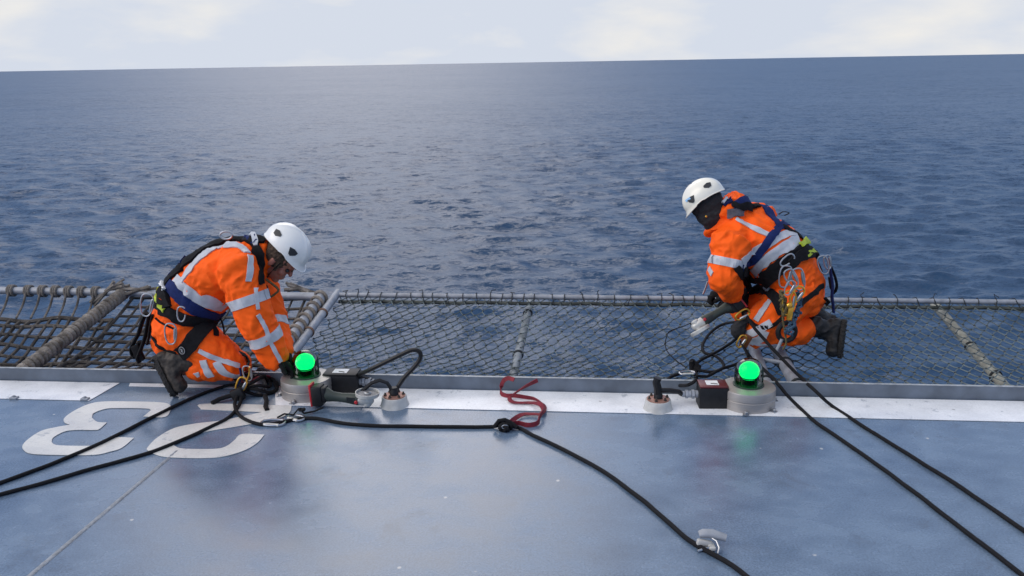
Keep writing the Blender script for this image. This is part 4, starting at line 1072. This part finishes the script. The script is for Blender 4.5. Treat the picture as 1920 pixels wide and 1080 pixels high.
# right cable: thick boot standing on the stub, then sideways to the box
rope('power_cable', [sR+V((0, 0, .07)), sR+V((-.004, 0, .12)), sR+V((-.012, 0, .150)), sR+V((-.004, 0, .175))], .021, M['rubber'], 'stubby upright black cable boot on the right cable stub', 'cable')
rope('power_cable', [sR+V((.012, 0, .105)), sR+V((.06, .01, .100)), (sR+V((.1, .01, .10))).lerp(gR, .45), gR], .0135, M['rubber'], 'short black cable between the right stub and the red lidded box', 'cable')
y0 = sL.y+.03
rope('power_cable', [gL, W(674, 704, gL.y), W(692, 694, y0+.02), W(733, 674, y0), W(756, 663, y0), W(768, 657.5, y0), W(778, 656, y0), W(786, 659, y0), W(789, 667, y0), W(786, 676, y0), W(776, 689, y0), W(757, 709, y0), W(745, 727, y0-.01), sL+V((.008, .01, .09)), sL+V((.004, .0, .06))], .0125, M['rubber'], 'black cable rising in a tall narrow loop above the left cable stub', 'cable', .01)
rope('power_cable', [W(672, 736, sL.y), W(684, 729, sL.y), W(697, 718, sL.y), W(712, 713, sL.y), W(726, 718, sL.y), W(735, 732, sL.y), sL+V((-.006, 0, .08)), sL+V((-.006, 0, .06))], .0105, M['rubber'], 'short arched black cable between the grinder and the left cable stub', 'cable')

# ------------------------------------------------------------------ angle grinders (built along local X, wheel up)
def grinder(c, Q, label, handle):
    t = empty('angle_grinder', c); O = V((0, 0, 0)); X = V((1, 0, 0)); Z = V((0, 0, 1))
    def fin(mb, nme, m, par): 
        mb.v = [c+Q@v for v in mb.v]; return mb.build(nme, m, par)
    mb = MB(); mb.box((-.135, 0, .0), (.060, .075, .115), (1, 0, .12), bev=.012); mb.box((-.100, 0, .01), (.03, .06, .085), (1, 0, .1), bev=.008)
    bt = fin(mb, 'battery_pack', M['rubber'], t)
    mb = MB(); mb.box((-.169, 0, 0), (.012, .066, .125), (1, 0, .12), bev=.004); fin(mb, 'red_battery_end', M['redplastic'], bt)
    mb = MB(); mb.box((-.1765, 0, .006), (.0015, .036, .038), (1, 0, .12)); fin(mb, 'battery_marking', M['label'], bt)
    mb = MB(); mb.loft([(V((-.09, 0, .006)), .030, .042), (V((-.05, 0, .0)), .024, .028), (V((.0, 0, .0)), .023, .025), (V((.05, 0, .0)), .027, .030), (V((.09, 0, 0)), .030, .033)], (0, 1, 0), 20)
    bd = fin(mb, 'body', M['toolgreen'], t)
    mb = MB()
    for k in range(5): mb.box((.035+.010*k, -.029, .004), (.004, .004, .028))
    fin(mb, 'air_slots', M['vent'], bd)
    mb = MB(); mb.lathe((.088, -.030, -.006), [(.010, 0), (.010, .006), (.007, .009)], 16, Z=(0, -1, 0)); fin(mb, 'red_button', M['redplastic'], bd)
    mb = MB(); mb.loft([(V((.10, 0, .0)), .030, .031), (V((.135, 0, .0)), .028, .028), (V((.155, 0, 0)), .024, .022)], (0, 1, 0), 18); mb.lathe((.140, 0, -.035), [(.016, 0), (.024, .008), (.025, .05), (.020, .064)], 20)
    fin(mb, 'gear_head', M['toolgrey'], t)
    mb = MB(); R = .064; n = 40; rings = []
    for r_, h_ in ((.022, .024), (R-.004, .026), (R, .030), (R, .048), (R-.003, .048), (R-.003, .029), (.022, .027)):
        rings.append([V((.140+r_*math.cos(2*math.pi*k/n), r_*math.sin(2*math.pi*k/n), h_)) for k in range(n)])
    mb.rings(rings, closed=True); fin(mb, 'wheel_guard', M['toolgrey'], t)
    mb = MB(); mb.lathe((.140, 0, .033), [(.058, 0), (.058, .003), (.020, .004), (.018, .001)], 40); dk = fin(mb, 'grinding_disc', M['disc'], t)
    mb = MB(); mb.lathe((.140, 0, .036), [(.019, 0), (.019, .006), (.013, .009), (.006, .009)], 24); fin(mb, 'lock_nut', M['alu'], dk)
    if handle:
        mb = MB(); mb.tube([V((.12, -.01, .0)), V((.12, -.05, .02)), V((.12, -.14, .05))], .007, 8); fin(mb, 'side_handle', M['alu'], t)
    return tag(t, label, 'angle grinder', 'cordless angle grinders')
gc = G(640, 772)+V((0, .05, .062))
grinder(gc, Quaternion((0, 0, 1), math.radians(-9)) @ Quaternion((0, 1, 0), math.radians(4)), 'green and red cordless angle grinder lying on the deck in front of the left lamp', False)
# second grinder in the hands of the right worker: battery up right, wheel guard down left
g2 = W(1343, 588, 4.99); dx = (W(1312, 609, 4.97)-W(1376, 571, 5.02)).normalized(); zz = V((-.45, -.35, -.80)); zz = (zz-dx*zz.dot(dx)).normalized(); yy = zz.cross(dx)
Q2 = Matrix((dx, yy, zz)).transposed().to_quaternion()
grinder(g2, Q2, 'green and red cordless angle grinder held over the net by the right worker', False)
mb = MB(); mb.tube([W(1327, 528, 5.16), W(1323, 540, 5.12), W(1318, 552, 5.1)], .006, 8); tag(mb.build('metal_rod', M['alu']), 'thin silver rod beside the right worker hand', 'rod')

# ------------------------------------------------------------------ ropes
def g(px, py, h=.0095): return G(px, py, h)
RR = .0095
rope('deck_rope', [g(-60, 925), g(0, 905), g(90, 872), g(180, 835), g(250, 800), g(320, 765), g(365, 744), g(405, 729), g(430, 722, .02), g(452, 722, .03)], RR, M['rope'], 'upper black rope running from the left picture edge to the left worker', 'rope', .03, None, 'black ropes on the deck')
rope('deck_rope', [g(-60, 942), g(0, 927), g(75, 907), g(150, 885), g(220, 866), g(290, 845), g(350, 821), g(400, 798), g(430, 782), g(447, 762), g(452, 745, .02), g(446, 728, .03)], RR, M['rope'], 'lower black rope running from the left picture edge across the painted digits', 'rope', .03, None, 'black ropes on the deck')
rope('deck_rope', [g(446, 740, .03), g(440, 757, .015), g(446, 775), g(463, 788), g(492, 796), g(520, 793), g(555, 786), g(590, 784), g(640, 793), g(700, 798), g(760, 799), g(850, 800), g(925, 800), g(940, 797, .02)], RR, M['rope'], 'black rope lying level from the left worker to the knot by the red sling', 'rope', .03, None, 'black ropes on the deck')
rope('deck_rope', [g(955, 797, .02), g(975, 803), g(1000, 816), g(1060, 845), g(1130, 883), g(1200, 934), g(1258, 984), g(1290, 1012), g(1320, 1030), g(1360, 1052), g(1400, 1082), g(1450, 1125)], RR, M['rope'], 'black rope curving from the red sling knot to the bottom of the picture', 'rope', .03, None, 'black ropes on the deck')
rope('deck_rope', [W(1400, 592, 4.86), W(1415, 616, 4.80), W(1440, 645, 4.73), W(1472, 678, 4.62), W(1500, 706, 4.52), G(1530, 735, .085), g(1562, 762), g(1620, 800), g(1700, 850), g(1800, 913), g(1920, 995), g(2010, 1060)], RR, M['rope'], 'upper black rope from the right worker down to the right picture edge', 'rope', .03, None, 'black ropes on the deck')
rope('deck_rope', [W(1389, 640, 4.9), W(1405, 668, 4.75), W(1440, 700, 4.58), G(1464, 726, .09), G(1475, 740, .06), g(1500, 765), g(1530, 792), g(1580, 826), g(1640, 868), g(1700, 912), g(1760, 958), g(1850, 1026), g(1920, 1080), g(1990, 1135)], RR, M['rope'], 'lower black rope passing behind the right lamp to the bottom right corner', 'rope', .03, None, 'black ropes on the deck')
# looped rope on the wire net
def n_(px, py, h=.012): return NPX(px, py, sag(*st_of(NPX(px, py, -.05)))+h)
kx = W(1384, 604, 4.95)
rope('net_rope', [kx, n_(1368, 605, .05), n_(1349, 611), n_(1329, 627), n_(1317, 649), n_(1322, 662), n_(1340, 667), n_(1353, 677), n_(1357, 688), n_(1345, 696), n_(1325, 697), n_(1306, 694, .02), n_(1278, 700), n_(1257, 707), n_(1251, 716), n_(1258, 722), G(1290, 722, .11), G(1305, 712, .12)], RR, M['rope'], 'black rope looping over the wire net below the right worker grinder', 'rope', .03, None, 'black ropes on the wire net')
rope('net_rope', [W(1384, 632, 4.95), n_(1368, 645, .03), n_(1340, 662, .02), n_(1313, 676), n_(1303, 688, .02), n_(1308, 705, .02), n_(1325, 706), n_(1352, 692), n_(1375, 685), n_(1392, 679, .02), n_(1402, 690, .0)], RR, M['rope'], 'black rope crossing the net loop and passing behind the right lamp', 'rope', .03, None, 'black ropes on the wire net')
mb = MB(); c = n_(1299, 690, .03)
for k in range(4):
    a = .5*k; mb.tube([c+V((math.cos(t)*.016*(1+.2*k)+.006*k, math.sin(t)*.02, math.sin(t+a)*.028-.012*(k-1.5))) for t in np.linspace(0, 6.28, 12)[:-1]], RR*.95, 6, closed=True)
mb.tube([c+V((-.01, 0, .045)), c, c+V((.015, -.02, -.05)), c+V((.02, -.05, -.06))], RR*1.2, 7)
tag(mb.build('rope_knot', M['rope']), 'black knot where the rope loops meet on the wire net', 'knot')
rope('thin_cord', [n_(1297, 605), n_(1283, 611), n_(1268, 616), n_(1254, 622), n_(1250, 632), n_(1247, 645), n_(1252, 660), n_(1268, 676), n_(1286, 689, .02)], .0032, M['rope'], 'thin black cord hanging in an arc on the wire net', 'cord')
rope('thin_cord', [W(1388, 640, 4.84), W(1396, 655, 4.78), W(1402, 668, 4.72)], .006, M['rope'], 'short black tether under the brown ascender at the right worker knee', 'cord')
# knot with rescue eight on the deck
c = g(947, 800, .02); mb = MB()
for k in range(5):
    a = k*1.25; ax = V((math.cos(a), math.sin(a)*.6, .25)); e1, e2 = frame(ax)
    mb.tube([c+ax*.012+(e1*math.cos(t)*.034+e2*math.sin(t)*.018) for t in np.linspace(0, 6.28, 14)[:-1]], RR, 7, closed=True)
mb.tube([c+V((-.055, 0, .0)), c+V((-.03, .01, .03)), c+V((.0, .0, .038)), c+V((.03, .0, .022)), c+V((.06, -.01, 0))], RR*1.1, 7)
tag(mb.build('rope_knot', M['rope']), 'bulky black knot where the deck rope meets the red sling', 'knot')
mb = MB(); mb.tube([c+V((math.cos(t)*.016, -.03, .012+math.sin(t)*.010)) for t in np.linspace(0, 6.28, 12)[:-1]], .003, 6, closed=True); tag(mb.build('metal_ring', M['alu']), 'tiny silver ring caught in the knot by the red sling', 'ring')
# red sling: flat webbing loop
def q(px, py, h): return G(px, py, h)
red = [(966, 795, .012), (985, 797, .012), (1003, 793, .014), (1011, 786, .014), (1011, 778, .016), (998, 776, .012), (978, 778, .012), (962, 786, .014), (956, 792, .016)]
def ribbon(name, pts, w_, th, m, label):
    P = crom(pts, .012); rings = []; K = len(P)
    for i in range(K):
        t = (P[min(i+1, K-1)]-P[max(i-1, 0)]).normalized(); tw = .9*math.sin(i*.11)
        up = V((0, 0, 1)); s_ = t.cross(up).normalized(); u_ = s_.cross(t); a = s_*math.cos(tw+.9)+u_*math.sin(tw+.9); b = t.cross(a).normalized()
        rings.append([P[i]+a*w_/2+b*th/2, P[i]+b*th/2, P[i]-a*w_/2+b*th/2, P[i]-a*w_/2-b*th/2, P[i]-b*th/2, P[i]+a*w_/2-b*th/2])
    mb = MB(); mb.rings(rings); return tag(mb.build(name, m), label, 'sling')
full = [q(964, 712, .105), q(953, 709, .105), q(945, 713, .09), q(940, 724, .05), q(939, 736, .02), q(949, 742, .014), q(965, 742, .014), q(985, 745, .014), q(1002, 748, .014), q(1016, 755, .016), q(1021, 766, .016), q(1014, 776, .018),
        q(1000, 776, .014), q(980, 777, .014), q(965, 785, .016), q(957, 793, .018), q(972, 793, .012), q(990, 797, .012), q(1008, 793, .014), q(1012, 781, .03), q(1018, 770, .034), q(1013, 758, .034), q(995, 755, .014), q(975, 755, .014), q(960, 753, .014), q(956, 745, .02), q(972, 733, .06), q(990, 722, .09), q(1008, 713, .108)]
ribbon('red_sling', full, .024, .0045, M['red'], 'dark red webbing sling lying twisted from the deck edge to the black knot')
# rope tangle between left worker and lamp
rs = random.Random(5)
for k in range(5):
    mb = MB(); cx, cy = rs.uniform(468, 492), rs.uniform(722, 738); a = rs.uniform(.06, .11); b_ = rs.uniform(.05, .09); pts = []
    for i in range(26):
        t = i/26*2*math.pi*1.7; base = G(cx, cy); pts.append(base+V((math.cos(t+k)*a*(1+.2*rs.random()), math.sin(t+k)*b_, .02+.016*k+.02*math.sin(2*t+k))))
    mb.tube(crom(pts, .02), .009 if k != 3 else .006, 6)
    tag(mb.build('rope_coil', M['rope'] if k != 3 else M['red']), 'black rope coil heaped between the left worker knee and the lamp' if k != 3 else 'dark red cord coil in the heap beside the left lamp', 'rope', 'rope coils heaped by the left lamp' if k != 3 else None)
rope('rope_tail', [g(497, 742, .03), g(500, 752, .02), g(498, 762, .012), g(501, 768, .010)], .013, M['rope'], 'short thick black rope tail pointing down below the coil heap', 'rope')
rope('rope_tail', [g(397, 756, .011), g(412, 748, .02), g(436, 741, .03)], .013, M['rope'], 'short thick black rope tail left of the coil heap', 'rope')
rope('rope_tail', [W(590, 697, 4.6), W(604, 701, 4.6), W(622, 704, 4.58)], .004, M['rope'], 'short black cord end right of the left lamp', 'cord')
rope('accessory_cord', [g(520, 783, .012), g(533, 776, .02), g(550, 778, .012), g(560, 766, .05), g(570, 775, .012), g(590, 771, .012), g(606, 764, .03)], .005, M['rope'], 'thin black cord tied from the deck carabiner to the grinder', 'cord')
mb = MB(); 
for k in range(4): c = g(566, 768, .02+.010*k); mb.tube([c+V((math.cos(t)*.016, math.sin(t)*.010, .004*math.sin(2*t+k))) for t in np.linspace(0, 6.28, 10)[:-1]], .005, 6, closed=True)
tag(mb.build('cord_knot', M['rope']), 'small black cord knot below the left lamp housing', 'knot')

# ------------------------------------------------------------------ carabiners and hanging gear
A, Gd = M['alu'], M['gold']
def flatc(px, py, size, ang, m, label):  # lying on the deck
    c = G(px, py, .010); t = empty('carabiner', c); pts = []
    for k in range(28):
        a = 2*math.pi*k/28; ca, sa = math.cos(a), math.sin(a); x_ = math.copysign(abs(ca)**.8, ca)*size/2; y_ = math.copysign(abs(sa)**.8, sa)*size*.30*(1+.15*ca)
        pts.append(c+V((x_*math.cos(ang)-y_*math.sin(ang), x_*math.sin(ang)+y_*math.cos(ang), 0)))
    mb = MB(); mb.tube(pts, .0058, 8, closed=True); mb.build('frame', m, t)
    mb = MB(); a_, b_ = pts[18], pts[24]; mb.tube([a_, b_], .0085, 10); mb.build('gate', M['toolgrey'], t); return tag(t, label, 'carabiner')
flatc(512, 792, .125, -.12, A, 'silver carabiner lying on the black rope just right of the digit two')
flatc(555, 783, .10, -.5, A, 'silver carabiner lying on the black rope below the left lamp')
flatc(1288, 699, .09, .1, A, 'silver carabiner at the end of the thin cord on the net')
carabiner(W(275, 572, 4.60), .150, .25, A, label='long silver carabiner at the back of the left worker belt')
carabiner(W(340, 589, 4.45), .095, .15, A, label='open silver ring hook on the left worker hip', open_=True, gate=False)
carabiner(W(320, 626, 4.44), .135, .08, A, label='oval silver carabiner hanging on the left worker orange trousers')
# lanyards behind the left worker
def hanger(pts, r, y, m, label, name='lanyard', flat=.45, cat='lanyard', group=None, step=.02):
    return rope(name, [W(a, b, y) for a, b in pts], r, m, label, cat, step, flat, group, 8)
hanger([(274, 586), (266, 605), (260, 625), (252, 640), (246, 655), (252, 668), (258, 655), (262, 640)], .024, 4.66, B, 'black lanyard loop hanging lowest behind the left worker')
hanger([(280, 588), (276, 612), (272, 632), (266, 650), (258, 672), (262, 680)], .022, 4.63, B, 'black lanyard strip hanging behind the left worker buttock')
hanger([(286, 590), (282, 610), (279, 632), (276, 646)], .014, 4.6, B, 'short black strap hanging beside the left worker hip')
mb = MB(); mb.box(W(259, 662, 4.64), (.05, .035, .10), V((1, 0, .3)), bev=.012); tag(mb.build('shock_pack', B), 'black fabric energy absorber pack at the bottom of the left worker lanyards', 'absorber pack')
hanger([(291, 596), (300, 604), (320, 614), (330, 618)], .007, 4.45, B, 'thin black gear loop on the left worker hip', flat=.8)
# tools hanging at the left worker knee
hanger([(450, 690), (452, 705), (447, 720), (440, 733)], .011, 4.48, M['blue'], 'blue strap among the tools hanging at the left worker knee', flat=.5)
carabiner(W(452, 722, 4.47), .11, .45, Gd, r=.006, label='gold carabiner hanging at the left worker knee')
carabiner(W(464, 700, 4.47), .10, -.1, A, label='silver carabiner hanging beside the gold one at the left worker knee')
hanger([(468, 688), (467, 703), (462, 716)], .009, 4.46, M['gold'], 'small gold hook beside the left worker knee', flat=.5, cat='hook', name='gear_hook')
mb = MB(); mb.box(W(446, 740, 4.46), (.075, .04, .075), V((1, 0, .4)), bev=.014); tag(mb.build('rope_device', M['rubber']), 'black rope grab device at the left worker knee on the coil heap', 'rope device')
mb = MB(); mb.tube([W(380, 738, 4.40), W(402, 725, 4.5)], .004, 5)
# right worker gear
carabiner(W(1476, 488, 4.70), .10, .9, A, label='upper silver hook on the right worker gear loop', open_=True, gate=False)
carabiner(W(1472, 519, 4.69), .145, .12, A, label='tall silver carabiner leftmost in the right worker gear cluster')
carabiner(W(1484, 522, 4.67), .13, -.55, A, label='tilted silver carabiner in the middle of the right worker gear cluster')
carabiner(W(1497, 524, 4.69), .15, -.28, A, label='long silver carabiner rightmost in the right worker gear cluster')
carabiner(W(1480, 540, 4.66), .10, .4, A, label='small silver carabiner low in the right worker gear cluster')
carabiner(W(1479, 568, 4.66), .16, .03, Gd, r=.0045, label='long thin gold link hanging from the right worker cluster')
carabiner(W(1494, 553, 4.67), .12, .55, Gd, r=.006, label='thick gold link hanging at the right of the gear cluster')
carabiner(W(1552, 492, 4.95), .10, -.3, A, label='silver carabiner behind the right worker lower back', yaw=.3)
carabiner(W(1544, 497, 4.93), .13, -.35, A, gate=False, label='slim silver carabiner at the right end of the right worker belt')
mb = MB(); mb.box(W(1481, 588, 4.66), (.034, .022, .085), V((1, 0, -.05)), bev=.010); mb.ell(W(1480, 573, 4.66), (.02, .015, .02)); tag(mb.build('descender', Gd), 'gold rope descender in the right worker gear cluster', 'descender')
def cordbundle(cx0, cy0, cx1, cy1, y, spread, m, r, k, label, seed):
    rr_ = random.Random(seed); mb = MB()
    for i in range(k):
        n = 9; pts = []
        for j in range(n):
            t = j/(n-1); pts.append(W(cx0+(cx1-cx0)*t+rr_.uniform(-1, 1)*spread, cy0+(cy1-cy0)*t+rr_.uniform(-2, 2), y+rr_.uniform(-.02, .02)))
        mb.tube(crom(pts, .012), r, 6)
    return tag(mb.build('cord_bundle', m), label, 'cord')
cordbundle(1466, 545, 1471, 590, 4.67, 6, M['olive'], .008, 4, 'olive brown cord bundle at the left of the right worker gear cluster', 1)
cordbundle(1497, 548, 1497, 588, 4.69, 6, M['bluecord'], .007, 4, 'blue grey cord bundle hanging beside the gold link', 2)
cordbundle(1490, 585, 1478, 628, 4.68, 9, M['bluecord'], .007, 5, 'blue grey cord tangle lowest in the gear cluster', 3)
mb = MB(); c = W(1475, 622, 4.74); mb.tube([c+V((math.cos(t)*.050, 0, math.sin(t)*.055)) for t in np.linspace(0, 6.28, 20)[:-1]], .016, 8, closed=True); tag(mb.build('cord_coil', M['rubber']), 'black ring of coiled cord below the gear cluster', 'coil')
hanger([(1466, 570), (1468, 600), (1472, 625), (1474, 645), (1468, 655)], .006, 4.69, M['olive'], 'thin olive cord hanging straight through the gear cluster', flat=1.)
hanger([(1466, 636), (1461, 648), (1456, 657)], .010, 4.70, M['galv'], 'grey metal peg below the gear cluster', name='metal_peg', cat='peg', flat=1.)
# lanyard behind the right worker
hanger([(1556, 500), (1558, 515), (1561, 535), (1560, 555), (1562, 572), (1563, 586)], .017, 4.97, M['blue'], 'dark blue lanyard strip hanging behind the right worker')
hanger([(1558, 500), (1566, 520), (1569, 538), (1563, 550), (1558, 540), (1555, 520)], .016, 4.99, B, 'black lanyard loop hanging behind the right worker back')
hanger([(1540, 562), (1548, 560), (1554, 566), (1548, 572)], .014, 5.0, B, 'black strap knot above the right worker boot', cat='strap', name='strap_knot', flat=.8)
# ascender at his near knee
carabiner(W(1392, 590, 4.86), .10, 1.0, Gd, r=.006, label='pale gold carabiner at the front of the right worker knees')
mb = MB(); mb.box(W(1398, 640, 4.84), (.05, .03, .085), V((1, 0, -.5)), bev=.010); tag(mb.build('ascender', mat('brown_metal', (.22, .07, .025), .45, metal=.5)), 'brown metal ascender below the right worker near knee', 'ascender')
carabiner(W(1390, 640, 4.82), .09, .5, Gd, r=.005, label='small gold carabiner clipped to the brown ascender')
mb = MB(); mb.ell(W(1385, 618, 4.90), (.05, .035, .055), n=12); mb.ell(W(1393, 606, 4.90), (.035, .03, .04), n=10)
v_, f_ = meld(mb, .006, 2, wrinkle(.008, 20, 4)); tag(make('tool_pouch', v_, f_, M['fleece']), 'small black fabric pouch in front of the right worker knee', 'pouch')

# ------------------------------------------------------------------ small tie-down fitting on the foreground rope
c = G(1328, 1030); t = empty('deck_fitting', c)
mb = MB(); mb.tube([c+V((-.030, .03, .045)), c+V((-.015, .03, .050)), c+V((.02, .03, .048)), c+V((.07, .015, .038))], [.016, .020, .021, .017], 14, flat=.8); mb.build('barrel', M['galv'], t)
mb = MB(); mb.box(c+V((-.012, .015, .018)), (.062, .022, .026), V((1, .1, -.25)), bev=.007); mb.box(c+V((.012, .0, .010)), (.026, .04, .016), bev=.005); mb.build('bracket', M['stub'], t)
mb = MB(); mb.tube([c+V((.012, .02, .04)), c+V((.030, .0, .035)), c+V((.036, -.02, .018)), c+V((.028, -.035, .004))], .0035, 7); mb.tube([c+V((-.045, -.02, .006)), c+V((-.01, -.012, .012)), c+V((.01, -.006, .014))], .005, 7); mb.build('wire_bow', A, t)
tag(t, 'small grey metal clamp fitting on the foreground rope near the bottom', 'deck fitting')
# paint smears and chips in the foreground
